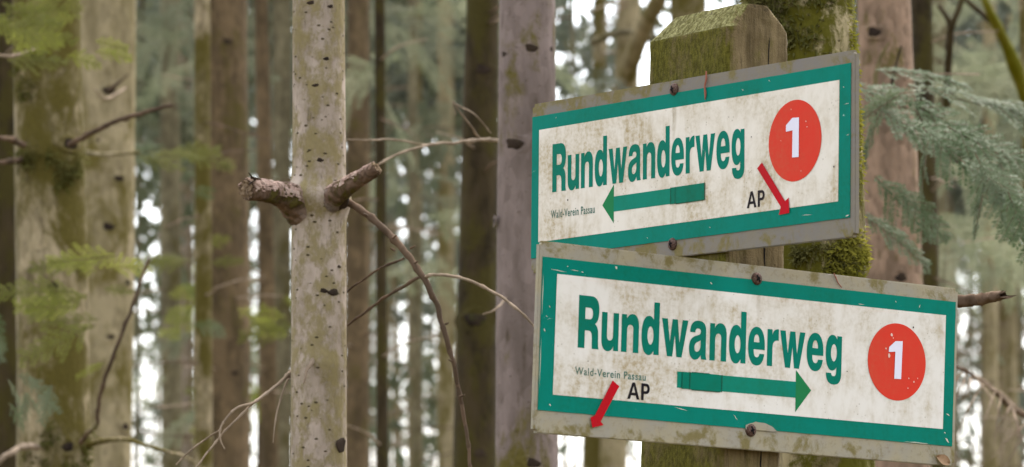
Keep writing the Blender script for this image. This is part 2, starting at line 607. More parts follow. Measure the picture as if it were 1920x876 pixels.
# --- foliage pieces
def frond_quads(L, nside, nl, nw, droop=.25, spread=.34, seed=0, dens=1.0):
    """a flat fir spray along +X in the XY plane: main axis, side twigs, needles. Returns quads (n,4,3) and twig list"""
    r = np.random.default_rng(seed)
    Q, tw = [], [((0, 0, 0), (L, 0, -droop * L * .5))]

    def needles(p0, p1, up):
        p0, p1 = np.array(p0, float), np.array(p1, float)
        ln = np.linalg.norm(p1 - p0)
        t = (p1 - p0) / (ln + 1e-9)
        n = max(3, int(ln / (nl * .2) * dens))
        sd_ = np.cross(up, t); sd_ /= np.linalg.norm(sd_) + 1e-9
        for i in range(n):
            for sg in (-1, 1):
                s_ = (i + r.random()) / n
                q = p0 + (p1 - p0) * s_
                dr = sd_ * sg * .85 + t * .55 + up * r.normal(0, .14)
                dr /= np.linalg.norm(dr)
                l_ = nl * r.uniform(.7, 1.1) * (1 - .4 * s_ ** 4)
                wv = np.cross(dr, up + r.normal(0, .35, 3)); wv /= np.linalg.norm(wv) + 1e-9
                Q.append([q, q + dr * l_ * .5 + wv * nw * .5, q + dr * l_, q + dr * l_ * .5 - wv * nw * .5])

    up = np.array([0, 0, 1.])

    def pt(s_):
        return np.array([L * s_, 0, -droop * L * .5 * s_ * s_])
    for i in range(6):
        needles(pt(i / 6), pt((i + 1) / 6), up)
    for i in range(nside):
        s_ = .08 + .9 * (i + r.random() * .6) / nside
        sg = 1 if i % 2 else -1
        l2 = L * spread * (1 - s_ * .75) * r.uniform(.65, 1.1) * (.45 + .55 * min(1, s_ * 4))
        a = r.uniform(.75, 1.0)
        p0 = pt(s_)
        p1 = p0 + np.array([math.cos(a) * l2, sg * math.sin(a) * l2, -droop * l2 * r.uniform(.2, .9)])
        tw.append((tuple(p0), tuple(p1)))
        needles(p0, p1, up)
    return np.array(Q), tw


FR = [frond_quads(1.0, 14, .06, .010, .35, .48, seed=i, dens=1.1) for i in range(4)]
FRB = [frond_quads(1.0, 13, .085, .015, .5, .46, seed=10 + i, dens=1.25) for i in range(4)]


def frond(parent_tree, x, y, d, direction, length, mat, roll=0.0, k=None, name='foliage_spray', twig=True, big=False):
    """one flat spray (needles over twigs) hung on a tree, from pixel x, y at depth d, pointing along `direction`"""
    Q, tw = (FRB if big else FR)[rnd.randrange(4) if k is None else k]
    dv = Vector(direction).normalized()
    z = Vector((0, 0, 1))
    sdv = z.cross(dv).normalized()
    upv = dv.cross(sdv)
    Rm = Matrix((dv, sdv, upv)).transposed()
    Rm = Rm @ Matrix.Rotation(roll, 3, 'X')
    A = np.array(Rm)
    o_ = np.array(parent_tree.loc(P(x, y, d)))
    V = (Q.reshape(-1, 3) * length) @ A.T + o_
    ob = link(name, mesh_quads(name, V.reshape(-1, 4, 3), mat), parent_tree.root)
    if twig:
        b = MB()
        for p0, p1 in tw:
            q0, q1 = Vector((A @ (np.array(p0) * length)) + o_), Vector((A @ (np.array(p1) * length)) + o_)
            w = .004 * length * (1.8 if p0 == (0, 0, 0) else .8)
            b.tube([q0, (q0 + q1) / 2, q1], [w, w * .8, w * .4], 4, cap=False)
        b.build('twig', M['twig'], ob)
    return ob


def crown_mesh(name, z0, z1, r0, nb, cards, mat, seed, csize=(.085, .02), droop=.3, nsub=7):
    """far crown: drooping limbs hung with curtains of small needle clumps, holes in between"""
    r = np.random.default_rng(seed)
    Q = []
    for b in range(nb):
        z = z0 + (z1 - z0) * r.random() ** 1.3
        s_ = (z - z0) / (z1 - z0)
        ln = r0 * (1 - .6 * s_) * r.uniform(.5, 1.15)
        az = r.uniform(0, 2 * math.pi)
        up0 = r.uniform(-.15, .3)
        for k in range(nsub):
            t0 = r.uniform(.15, 1)
            n = int(cards * r.uniform(.4, 1.3))
            so = r.normal(0, .16 * ln)
            L2 = r.uniform(.15, .5) * ln
            t = r.random(n)
            cx = t0 * ln + r.normal(0, .035, n) + t * r.normal(0, .08)
            cy = so * t0 + r.normal(0, .035, n) + t * r.normal(0, .15)
            cz = z + up0 * t0 * ln - droop * ln * t0 * t0 - t * L2
            base = np.stack([math.cos(az) * cx - math.sin(az) * cy, math.sin(az) * cx + math.cos(az) * cy, cz], 1)
            d1 = r.normal(0, .8, (n, 3)); d1[:, 2] -= .7; d1 /= np.linalg.norm(d1, axis=1)[:, None]
            d2 = np.cross(d1, r.normal(0, 1, (n, 3))); d2 /= np.linalg.norm(d2, axis=1)[:, None]
            l_ = csize[0] * r.uniform(.5, 1.5, (n, 1)); w_ = csize[1] * r.uniform(.6, 1.5, (n, 1))
            Q.append(np.stack([base, base + d1 * l_ * .5 + d2 * w_, base + d1 * l_, base + d1 * l_ * .5 - d2 * w_], 1))
    return mesh_quads(name, np.concatenate(Q), mat)


def limbs_mesh(name, z0, z1, r0, nb, mat, seed, thick=.008):
    r = np.random.default_rng(seed)
    b = MB()
    for i in range(nb):
        z = r.uniform(z0, z1); az = r.uniform(0, 2 * math.pi); ln = r0 * r.uniform(.3, 1)
        dx, dy = math.cos(az), math.sin(az)
        u = r.uniform(-.25, .3)
        pts = [Vector((dx * ln * t, dy * ln * t, z + u * ln * t - .45 * ln * t * t + r.normal(0, .015))) for t in (0, .3, .65, 1)]
        b.tube(pts, [thick, thick * .75, thick * .5, thick * .2], 4, cap=False)
        for k in range(3):
            p = pts[1].lerp(pts[3], r.random())
            a2 = az + r.choice([-1, 1]) * r.uniform(.5, 1.0)
            q = p + Vector((math.cos(a2), math.sin(a2), r.uniform(-.6, .1))) * ln * r.uniform(.15, .4)
            b.tube([p, p.lerp(q, .5) + Vector((0, 0, -.01)), q], [thick * .35, thick * .25, thick * .12], 3, cap=False)
    return mesh_py(name, b.v, b.f, mat, True)


#@TREES
def tufts(tree, x0, x1, y0, y1, n, size, mat, seed):
    r = np.random.default_rng(seed)
    Q = []
    cent = [(r.uniform(x0, x1), r.uniform(y0, y1)) for _ in range(max(4, n // 260))]
    for i in range(n):
        cx, cy = cent[r.integers(len(cent))]
        x, y = np.clip(cx + r.normal(0, (x1 - x0) * .16), x0, x1), cy + r.normal(0, (y1 - y0) * .12)
        d = tree.front(x, y)
        c = np.array(tree.loc(P(x, y, d)))
        ax = np.array(tree.axis(c[2] + tree.base.z))
        rr_ = tree.rad(c[2]) * .985
        if abs(c[0] - ax[0]) > rr_ * .97: c[0] = ax[0] + math.copysign(rr_ * r.uniform(.8, .99), c[0] - ax[0]); c[1] = ax[1] - math.sqrt(max(0, rr_ ** 2 - (c[0] - ax[0]) ** 2))
        nr = c - ax; nr[2] = 0; nr /= np.linalg.norm(nr)
        dr = nr * r.uniform(.15, 1) + r.normal(0, .55, 3) + np.array([0, 0, -.45]); dr /= np.linalg.norm(dr)
        w = np.cross(dr, r.normal(0, 1, 3)); w /= np.linalg.norm(w)
        l = size * r.uniform(.5, 1.5)
        c = c + nr * r.uniform(-.001, .004)
        Q.append([c, c + dr * l * .5 + w * l * .13, c + dr * l, c + dr * l * .5 - w * l * .13])
    o = link('moss', mesh_quads('moss', np.array(Q), mat), tree.root)
    return o
# ---- the mossy trunk right behind the post
mossy = Tree('spruce_tree', 1497, 1535, 205, 212, 4.52, M['mossy'], 'moss covered spruce trunk standing directly behind the sign post', seg=96, rough=.07, step=.006, ridges=.07)
mossy.branch([(1600, 560, 4.52), (1700, 572, 4.47), (1800, 566, 4.42), (1850, 560, 4.40), (1884, 553, 4.38)], [.0085, .0075, .0068, .0062, .0052], M['twig'], n=12, seg=16, rough=.5, freq=120, jag=.022, label='broken stub branch poking out past the lower sign')
tufts(mossy, 1545, 1634, 440, 520, 1900, .008, M['moss'], 1)['label'] = 'bright green moss between the two signs'
tufts(mossy, 1585, 1640, 60, 460, 1800, .006, M['moss'], 4)
tufts(mossy, 1400, 1560, -20, 105, 1300, .009, M['mossd'], 2)
tufts(mossy, 1490, 1600, 455, 520, 500, .007, M['mossd'], 3)

# ---- the in-focus young trunk with broken branches
def main_bulge(d, z):
    e = 0.0
    for (px, py, side, amt) in ((560, 372, -1, .010), (622, 378, .6, .010), (590, 690, 0, .003)):
        c = P(px, py, 4.72)
        a = math.exp(-((z - c.z) / .016) ** 2)
        e += a * amt * max(0, (d.x * side + (-d.y) * .6)) if side else a * amt * max(0, -d.y)
    return e
main = Tree('spruce_tree', 597.5, 598.5, 99, 107, 4.72, M['main'], 'slim pinkish grey spruce trunk with two sawn branch stubs and a drooping dead branch', seg=96, rough=.035, step=.004, buldge=main_bulge)
D0 = 4.72
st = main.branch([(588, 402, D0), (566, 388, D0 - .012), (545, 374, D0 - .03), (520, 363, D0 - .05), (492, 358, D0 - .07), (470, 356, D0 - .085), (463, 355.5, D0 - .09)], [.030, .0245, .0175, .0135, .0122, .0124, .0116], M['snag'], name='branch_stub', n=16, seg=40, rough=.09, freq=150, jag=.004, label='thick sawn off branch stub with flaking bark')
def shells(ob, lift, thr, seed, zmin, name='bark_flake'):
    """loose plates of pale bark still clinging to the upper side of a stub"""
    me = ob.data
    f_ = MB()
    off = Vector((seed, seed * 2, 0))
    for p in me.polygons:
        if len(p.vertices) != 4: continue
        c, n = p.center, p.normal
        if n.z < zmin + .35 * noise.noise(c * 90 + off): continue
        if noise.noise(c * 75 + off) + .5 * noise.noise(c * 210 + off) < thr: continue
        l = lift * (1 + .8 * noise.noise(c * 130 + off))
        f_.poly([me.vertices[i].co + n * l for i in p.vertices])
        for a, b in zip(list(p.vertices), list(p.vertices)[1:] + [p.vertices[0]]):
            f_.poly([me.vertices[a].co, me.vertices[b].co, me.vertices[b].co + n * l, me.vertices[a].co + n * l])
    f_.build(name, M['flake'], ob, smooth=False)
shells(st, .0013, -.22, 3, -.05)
def broken_end(ob, tip, prev, r, seed):
    """splintered end grain"""
    tip, prev = main.loc(tip), main.loc(prev)
    t = (tip - prev).normalized(); a = t.cross(Vector((0, 0, 1))).normalized(); b = t.cross(a)
    m_ = MB(); rings = (0, .3, .55, .75, .92)
    for rr in rings:
        for k in range(22):
            an = 2 * math.pi * k / 22
            q = a * math.cos(an) * rr * r + b * math.sin(an) * rr * r
            h = .0012 + .0042 * noise.noise(Vector((q.x * 700, q.y * 700, q.z * 160)) + Vector((seed, 0, 0))) + .0012 * noise.noise(q * 1500)
            m_.v.append(tip + q + t * h)
    for i in range(len(rings) - 1):
        for k in range(22):
            m_.f.append((i * 22 + k, i * 22 + (k + 1) % 22, (i + 1) * 22 + (k + 1) % 22, (i + 1) * 22 + k))
    m_.build('broken_end', M['heartwood'], ob, smooth=False)
broken_end(st, P(463, 355.5, D0 - .09), P(470, 356, D0 - .085), .0118, 2)
sp_ = MB(); sp_.tube([main.loc(P(468, 345, D0 - .10)), main.loc(P(478, 338, D0 - .10)), main.loc(P(466, 324, D0 - .105))], [.0012, .0014, .0005], 5)
sp_.tube([main.loc(P(470, 333, D0 - .10)), main.loc(P(490, 337, D0 - .10))], [.0016, .0008], 5)
sp_.build('splinter', M['knot'], st)
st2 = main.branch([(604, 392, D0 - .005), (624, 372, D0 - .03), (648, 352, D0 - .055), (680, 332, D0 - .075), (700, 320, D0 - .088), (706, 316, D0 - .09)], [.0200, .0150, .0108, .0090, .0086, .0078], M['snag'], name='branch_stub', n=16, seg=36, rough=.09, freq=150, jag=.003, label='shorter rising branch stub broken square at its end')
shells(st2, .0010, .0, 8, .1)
broken_end(st2, P(706, 316, D0 - .09), P(700, 320, D0 - .088), .0080, 7)
cb = MB(); sp = spline([main.loc(P(650, 368, D0 - .05)), main.loc(P(640, 378, D0 - .035)), main.loc(P(632, 392, D0 - .026))], 8)
cb.tube(sp, lerp_list([.003, .009, .003], len(sp)), 14, .3, freq=110); cb.build('branch_collar', M['knot'], st2)
for k_, (x, y) in enumerate([(660, 339), (650, 372), (655, 388)]):
    main.knot(min(x, 642), y, 9, M['knot'])
dr = main.branch([(645, 378, D0 - .02), (668, 387, D0 - .03), (715, 425, D0 - .05), (760, 474, D0 - .06), (795, 523, D0 - .07), (820, 575, D0 - .07), (840, 640, D0 - .07), (858, 720, D0 - .06), (872, 800, D0 - .05), (884, 890, D0 - .05)], [.0042, .0043, .0040, .0038, .0036, .0032, .0028, .0025, .0022, .0018], M['twig'], n=8, seg=10, rough=.18, freq=160, label='long drooping dead branch')
def subtwig(parent, pts, rads, mat=M['twig'], tree=main):
    b = MB(); sp = spline([tree.loc(P(*p)) for p in pts], 8)
    sp, rl = kink(sp, lerp_list(rads, len(sp)))
    b.tube(sp, rl, 7, .25, freq=200)
    return b.build('twig', mat, parent)
subtwig(dr, [(796, 520, D0 - .07), (812, 515, D0 - .08), (860, 520, D0 - .10), (920, 545, D0 - .11), (965, 575, D0 - .12), (1003, 612, D0 - .12)], [.0022, .0019, .0018, .0017, .0015, .0012], M['twigpale'])
subtwig(dr, [(786, 521, D0 - .07), (740, 546, D0 - .04), (695, 578, D0 - .0), (652, 610, D0 + .03), (620, 632, D0 + .05)], [.0019, .0018, .0016, .0014, .0011])
subtwig(dr, [(757, 486, D0 - .06), (718, 500, D0 - .03), (680, 525, D0 + .0), (650, 548, D0 + .02), (625, 570, D0 + .04)], [.0015, .0013, .0012, .0010, .0008])
for q in range(9):
    t_q = rnd.random()
    px = [(690, 405), (735, 446), (775, 495), (812, 555), (832, 610), (850, 680), (862, 745), (770, 466), (741, 470)][q]
    sg = rnd.choice((-1, 1)); sg = 1 if q in (7,) else sg
    subtwig(dr, [(px[0], px[1], D0 - .065), (px[0] + sg * 5, px[1] - 3, D0 - .07), (px[0] + sg * 9, px[1] - 5, D0 - .075)], [.0013, .001, .0006])
lw = main.branch([(556, 690, D0 + .02), (535, 708, D0 + .0), (500, 738, D0 - .02), (470, 756, D0 - .03), (445, 766, D0 - .04), (424, 784, D0 - .04), (413, 806, D0 - .04), (414, 826, D0 - .04), (421, 842, D0 - .04)], [.0030, .0021, .0019, .0017, .0015, .0014, .0012, .0010, .0005], M['twigpale'], n=8, seg=8, rough=.2, freq=200, label='pale hooked dead twig')
subtwig(lw, [(476, 754, D0 - .03), (440, 790, D0 - .03), (405, 828, D0 - .03), (368, 876, D0 - .03), (350, 900, D0 - .03)], [.0014, .0013, .0011, .0010, .0008], M['twigpale'])
subtwig(lw, [(414, 806, D0 - .04), (385, 824, D0 - .02), (355, 846, D0 - .01), (330, 872, D0)], [.0011, .0010, .0009, .0007], M['twigpale'])
main.branch([(552, 692, D0 + .02), (536, 720, D0 + .01), (522, 760, D0), (515, 800, D0 - .01), (512, 830, D0 - .01)], [.0014, .0011, .0009, .0007, .0004], M['twigpale'], seg=6)
# small snag in the middle of the trunk
sn = main.knot(582, 680, 22, M['mossd'], .62)
d_f = main.front(588, 680)
main.branch([(589, 674, d_f + .003), (582, 684, d_f - .012), (574, 700, d_f - .022), (569, 718, d_f - .028)], [.0028, .0024, .0020, .0009], M['twigpale'], name='snag', n=6, seg=8, rough=.25, freq=240)
main.knot(626, 548, 13, M['knot'], .5); main.knot(640, 835, 14, M['knot'], 1.2)
for (x, y, r_) in [(583, 5, 8), (620, 12, 6), (575, 93, 6), (612, 110, 6), (592, 160, 7), (563, 40, 5), (600, 300, 7), (586, 312, 6), (560, 470, 6), (607, 545, 8), (636, 500, 5)]:
    main.knot(x, y, r_, M['knot'], .55)

# ---- mauve trunk left of the signs
mauve = Tree('spruce_tree', 988, 988, 106, 118, 5.6, M['purple'], 'mauve grey spruce trunk with dark knots at the near edge of the signs', seg=48, rough=.05, step=.012)
for (x, y, r_) in [(963, 270, 19), (946, 102, 10), (996, 90, 13), (1033, 92, 9), (926, 415, 8), (1000, 868, 14), (1020, 640, 8)]:
    mauve.knot(x, y, r_)
mb = mauve.branch([(935, 262, 5.56), (900, 263, 5.55), (850, 268, 5.5), (800, 272, 5.46), (745, 290, 5.42), (700, 315, 5.4), (672, 335, 5.4)], [.0026, .0022, .0020, .0018, .0016, .0013, .0008], M['twigpale'], n=6, rough=.2, label='thin pale dead branch reaching towards the slim trunk')
subtwig(mb, [(800, 272, 5.46), (740, 262, 5.45), (700, 263, 5.45), (650, 262, 5.45)], [.0016, .0013, .0011, .0008], M['twigpale'], mauve)
subtwig(mb, [(898, 260, 5.55), (885, 240, 5.52), (865, 215, 5.5), (850, 190, 5.5), (855, 215, 5.5)], [.0016, .0014, .0012, .001, .0006], M['twigpale'], mauve)
subtwig(mb, [(855, 196, 5.5), (890, 215, 5.48), (920, 250, 5.5)], [.0012, .001, .0008], M['twigpale'], mauve)
mauve.branch([(948, 560, 5.56), (930, 580, 5.5), (905, 590, 5.5)], [.002, .0014, .0008], M['twigpale'])

# ---- the two big trunks at the left
oak = Tree('spruce_tree', 88, 103, 128, 140, 7.0, M['olive'], 'thick lichened spruce trunk with one rising bare twig, beyond the drooping fronds', seg=48, rough=.05, step=.02)
for (x, y, r_) in [(42, 272, 17), (132, 270, 15), (100, 536, 11), (80, 838, 17), (128, 838, 13), (165, 838, 10), (70, 88, 8), (35, 538, 9)]:
    oak.knot(x, y, r_)
oak.branch([(130, 272, 6.92), (180, 245, 6.85), (235, 222, 6.8), (285, 207, 6.75), (323, 198, 6.72)], [.0052, .0046, .0042, .0038, .0032], M['twig'], n=6, rough=.12, label='straight bare dead branch')
oak.branch([(44, 272, 6.92), (20, 262, 6.85), (-20, 255, 6.8)], [.006, .005, .004], M['twig'])
oak.branch([(40, 300, 6.95), (0, 305, 6.9), (-30, 312, 6.85)], [.005, .004, .003], M['twig'])
oak.branch([(70, 90, 6.93), (45, 100, 6.85), (15, 106, 6.8), (-20, 104, 6.8)], [.0032, .003, .0026, .002], M['twigpale'])
ob = oak.branch([(150, 832, 6.92), (165, 812, 6.85), (181, 797, 6.8), (184, 772, 6.78), (192, 725, 6.75), (212, 670, 6.72), (238, 600, 6.7), (262, 535, 6.7), (277, 492, 6.7), (278, 478, 6.7)], [.0042, .0036, .0034, .0034, .0034, .0033, .0032, .0028, .0022, .0012], M['twig'], n=8, rough=.22, freq=120, label='dark dead twig rising at a steep angle')
oak.branch([(165, 834, 6.92), (200, 826, 6.85), (240, 826, 6.8), (290, 840, 6.75), (340, 854, 6.7), (365, 866, 6.7)], [.0050, .0042, .0036, .003, .0024, .0014], M['olive'], n=6, rough=.15)
oak.branch([(70, 838, 6.92), (40, 838, 6.85), (10, 856, 6.8), (-20, 880, 6.8)], [.006, .0055, .005, .004], M['twigpale'])

for (x, y, k_) in [(45, 285, 1), (132, 285, 1), (115, 318, 1), (80, 845, 1), (150, 845, 1), (40, 140, 1)]:
    tufts(oak, x - 26, x + 26, y - 34, y + 40, 150, .013, M['mossd'], x)
palet = Tree('spruce_tree', 200, 205, 112, 84, 8.6, M['pale'], 'pale olive spruce trunk half hidden by the thick lichened trunk', seg=40, rough=.04, step=.03)
for (x, y, r_) in [(204, 170, 13), (223, 335, 10), (203, 425, 12), (240, 530, 8), (208, 632, 8), (236, 800, 9), (178, 262, 12)]:
    palet.knot(x, y, r_)
palet.branch([(204, 170, 8.5), (222, 155, 8.45), (240, 140, 8.4)], [.005, .003, .0015], M['twig'])
palet.branch([(160, 286, 8.5), (210, 290, 8.3), (255, 286, 8.2), (262, 284, 8.2)], [.005, .004, .003, .002], M['olive'])
palet.branch([(235, 165, 8.5), (200, 185, 8.3), (175, 165, 8.2)], [.003, .002, .001], M['twigpale'])

# fronds at the left
for (x, y, d, dr_, L, m_, ro) in [
    (150, 540, 6.7, (-1, -.3, -.18), .16, 'fir', .5), (170, 600, 6.6, (-1, -.2, -.15), .18, 'fir', .6), (190, 500, 6.9, (-1, -.2, -.05), .17, 'fir', .5),
    (180, 655, 6.8, (-1, -.4, -.3), .12, 'fir', .7), (210, 520, 7.2, (1, -.3, .15), .12, 'fir', .5), (40, 30, 6.5, (1, -.2, -.1), .16, 'fir', .6),
    (-10, 30, 6.6, (1, -.2, -.3), .14, 'fir', .6), (20, 100, 6.7, (1, .2, .25), .14, 'fir', .7), (130, 10, 6.8, (-1, .2, -.2), .12, 'fir', .5), (150, 90, 6.8, (1, .1, -.05), .09, 'fir', .5),
    (60, 720, 6.4, (.7, -.2, -.35), .09, 'firpale', .8), (30, 735, 6.4, (.6, -.2, -.8), .08, 'firpale', .8), (70, 740, 6.4, (-.3, -.2, -1), .08, 'firpale', .9), (-10, 600, 7.5, (.4, 0, -1), .14, 'firpale', .9)]:
    for q in range(3):
        frond(oak, x + rnd.uniform(-30, 30), y + rnd.uniform(-26, 26), d + rnd.uniform(-.2, .2), (dr_[0], dr_[1], dr_[2] + rnd.uniform(-.25, .25)), L * rnd.uniform(.45, .8), M[m_], rnd.choice((-1, 1)) * rnd.uniform(.7, 1.3))
for (x, y, d, dr_, L, m_, ro) in [(262, 284, 8.2, (1, 0, -.05), .16, 'fir', .25), (330, 296, 8.3, (1, 0, 0), .12, 'fir', .3), (300, 280, 9.5, (-1, 0, -.05), .2, 'firpale', .3),
                                  (380, 480, 9.5, (1, .1, .35), .13, 'fir', .4), (375, 350, 9, (1, 0, -.1), .07, 'firpale', .4), (380, 615, 9, (1, 0, -.1), .08, 'firpale', .4), (360, 500, 9.6, (-1, 0, .1), .15, 'fir', .5), (420, 590, 9.6, (1, 0, .05), .2, 'fir', .5), (540, 600, 9.5, (-1, 0, .05), .16, 'fir', .5)]:
    for q in range(2):
        frond(palet, x + rnd.uniform(-20, 20), y + rnd.uniform(-14, 14), d + rnd.uniform(-.2, .2), (dr_[0], dr_[1], dr_[2] + rnd.uniform(-.2, .2)), L * rnd.uniform(.55, .95), M[m_], rnd.choice((-1, 1)) * rnd.uniform(.5, 1.1))

# ---- mid-distance trunks, one by one
T = []
def mid(xt, xb, wt, wb, d, m_, label, knots=(), **kw):
    t = Tree('spruce_tree', xt, xb, wt, wb, d, M[m_], label, seg=24, rough=.05, step=.05, **kw)
    for (x, y, r_) in knots: t.knot(x, y, r_)
    T.append(t)
    return t
mid(14, 10, 60, 60, 10.5, 'dark', 'dark spruce trunk half hidden at the outer edge of the thick lichened trunk')
two = mid(420, 424, 88, 92, 9.6, 'brown', 'brown spruce trunk with a green mossy side, left of the slim forked trunk', [(426, 78, 9), (426, 312, 9), (392, 135, 8), (440, 700, 8)])
mid(379, 382, 30, 34, 9.3, 'olive', 'narrow green mossy trunk pressed against the brown one')
mid(318, 322, 36, 40, 13, 'greygreen', 'grey green slender trunk beside a pale sunlit one')
mid(345, 352, 24, 30, 17, 'main', 'pale sunlit distant trunk between the grey green one and the brown one')
mid(490, 506, 26, 34, 11, 'brown', 'dark thin trunk bending slightly, left of the branch stub')
mid(528, 530, 36, 36, 14, 'greygreen', 'dull grey trunk just behind the edge of the slim forked trunk')
mid(672, 668, 44, 46, 11, 'brown', 'faint brown trunk close behind the drooping dead branch')
mid(712, 717, 20, 21, 8.5, 'dark', 'thin dark sapling trunk with a bright gap on both sides')
mid(772, 782, 17, 22, 13, 'greygreen', 'thin grey green trunk in the bright gap')
mid(835, 838, 30, 36, 14, 'pale', 'soft pale green trunk beside the dark mossy trunk')
dm = mid(905, 890, 62, 84, 7.6, 'dark', 'dark mossy spruce trunk beside the mauve grey trunk', [(890, 600, 22), (905, 130, 15), (900, 850, 12)])
mid(1073, 1078, 6, 7, 12, 'greygreen', 'hair thin sapling in the bright gap over the upper sign')
mid(1125, 1118, 22, 54, 13, 'olive', 'olive trunk showing above the upper sign and again below the lower sign')
lim = mid(1180, 1150, 44, 50, 12, 'pale', 'pale trunk behind the mossy post top, crossed by a slanting limb')
lim.branch([(1165, 170, 12), (1200, 70, 11.8), (1250, -30, 11.6)], [.03, .028, .024], M['pale'])
lim.branch([(1110, 80, 12), (1170, 60, 11.9), (1240, 75, 11.8)], [.012, .010, .006], M['greygreen'])
mid(1290, 1290, 70, 70, 12.5, 'olive', 'olive shaded trunk just over the top of the sign post')
ros = mid(1657, 1690, 102, 112, 6.6, 'rosy', 'rosy brown spruce trunk beyond the moss covered one', [(1638, 60, 14), (1690, 520, 12)])
mid(1728, 1748, 40, 44, 8.2, 'dark', 'dark trunk touching the rosy brown one')
mid(1762, 1760, 30, 34, 12, 'greygreen', 'grey green trunk right beside the dark one')
mid(1855, 1858, 24, 30, 12.5, 'pale', 'pale slim trunk over the broken stub branch')
mid(1882, 1885, 13, 14, 15, 'pale', 'pale thin trunk next to the slim one over the broken stub')
mid(1905, 1912, 16, 20, 17, 'greygreen', 'thin dull trunk at the outer edge of the bright gap')
yl = mid(1935, 1960, 50, 60, 9.0, 'olive', 'leaning mossy tree at the frame edge with a yellow green limb')
yl.branch([(1930, 195, 8.6), (1905, 130, 8.5), (1880, 70, 8.4), (1850, 10, 8.3), (1840, -30, 8.3)], [.017, .016, .012, .009, .008], M['moss'], n=6, rough=.15, freq=20, label='yellow green lichened limb')
yl.branch([(1885, 60, 8.4), (1840, 25, 8.4), (1800, -10, 8.4)], [.008, .006, .005], M['dark'])
# fork of dark twigs upper right
T[-6].branch([(1778, 90, 8.1), (1783, 55, 8.0), (1800, 10, 8.0), (1806, -20, 8.0)], [.008, .007, .006, .005], M['dark'], n=5)
T[-6].branch([(1775, 200, 8.1), (1778, 120, 8.05), (1782, 50, 8.0), (1760, 10, 8.0)], [.008, .008, .006, .004], M['dark'], n=5)

# the fir branch beyond the upper sign
fb = ros.branch([(1640, 200, 6.45), (1690, 235, 6.2), (1740, 270, 6.0), (1800, 300, 5.9), (1860, 340, 5.8), (1930, 410, 5.7)], [.009, .008, .007, .006, .005, .004], M['twig'], n=6)
for (x, y, d, dr_, L, ro) in [
    (1600, 160, 6.3, (1, -.2, -.25), .20, .8), (1620, 180, 6.2, (.9, -.2, -.5), .17, .7), (1690, 175, 6.2, (-.8, -.3, -.35), .12, .8), (1650, 210, 6.1, (-.5, -.3, -.8), .10, .9),
    (1690, 230, 6.1, (1, -.3, -.25), .20, .8), (1730, 240, 6.0, (.9, -.3, -.7), .16, .8), (1740, 265, 6.0, (-.4, -.3, -.9), .10, .9), (1780, 240, 6.0, (1, -.2, -.35), .17, .8),
    (1800, 300, 5.9, (1, -.3, -.5), .16, .7), (1830, 290, 5.8, (.5, -.3, -1), .14, .8), (1860, 340, 5.8, (.9, -.3, -.9), .14, .8), (1850, 330, 5.8, (-.5, -.2, -1), .10, .8),
    (1890, 360, 5.7, (.4, -.3, -1), .13, .8), (1820, 185, 6.6, (1, 0, -.1), .18, .6), (1860, 200, 6.6, (1, -.1, -.25), .16, .7), (1640, 130, 6.5, (1, 0, .05), .16, .5),
    (1640, 330, 6.3, (.8, -.2, -.7), .14, .9), (1680, 350, 6.2, (.7, -.2, -.6), .12, .9), (1620, 400, 6.4, (.9, 0, -.5), .14, .8), (1700, 160, 6.6, (1, .1, .0), .2, .4)]:
    frond(ros, x, y, d - .6, dr_, L * .85, M['firpale'], ro, big=True)
ros.branch([(1672, 165, 6.4), (1678, 130, 6.4), (1690, 85, 6.4)], [.0026, .0022, .001], M['knot'])
ros.branch([(1640, 160, 6.4), (1650, 110, 6.4), (1668, 80, 6.4)], [.004, .003, .001], M['olive'])
# dead twigs low at the right
tw = yl.branch([(1960, 800, 7.0), (1900, 765, 6.9), (1850, 720, 6.8), (1800, 690, 6.7), (1770, 680, 6.7)], [.006, .005, .004, .003, .002], M['twig'], n=6, rough=.2)
for q in range(26):
    t_q = rnd.random()
    x0, y0 = 1800 + 150 * t_q, 690 + 100 * t_q
    an = rnd.uniform(.5, 2.4); ln = rnd.uniform(40, 130)
    subtwig(tw, [(x0, y0, 6.75), (x0 + math.cos(an) * ln * .5, y0 + math.sin(an) * ln * .5 - 6, 6.7), (x0 + math.cos(an) * ln, y0 + math.sin(an) * ln, 6.7)], [.0016, .0012, .0006], M['twigpale'], yl)

# ---- soft sprays of the young growth between the trunks
def sprays(tree, n, x0, x1, y0, y1, d0, d1, L0, L1, mat, seed):
    r = random.Random(seed)
    for q in range(n):
        a = r.choice((-1, 1))
        frond(tree, r.uniform(x0, x1), y0 + (y1 - y0) * r.random() ** 1.3, r.uniform(d0, d1), (a * r.uniform(.5, 1), r.uniform(-.4, .4), r.uniform(-.9, .05)), r.uniform(L0, L1), M[mat], r.choice((-1, 1)) * r.uniform(.3, 1.2), twig=False)
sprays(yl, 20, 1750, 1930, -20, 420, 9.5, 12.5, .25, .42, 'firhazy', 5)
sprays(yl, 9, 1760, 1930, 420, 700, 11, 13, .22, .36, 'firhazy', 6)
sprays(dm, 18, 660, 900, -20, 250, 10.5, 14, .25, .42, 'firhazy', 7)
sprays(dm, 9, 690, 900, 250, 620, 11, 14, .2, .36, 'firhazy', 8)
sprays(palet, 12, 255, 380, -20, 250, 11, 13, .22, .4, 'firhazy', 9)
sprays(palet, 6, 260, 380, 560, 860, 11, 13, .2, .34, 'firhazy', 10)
sprays(two, 5, 450, 560, 380, 800, 11, 13, .2, .32, 'fir', 11)
sprays(lim, 5, 1090, 1240, 90, 190, 11, 13, .15, .26, 'spruceb', 12)
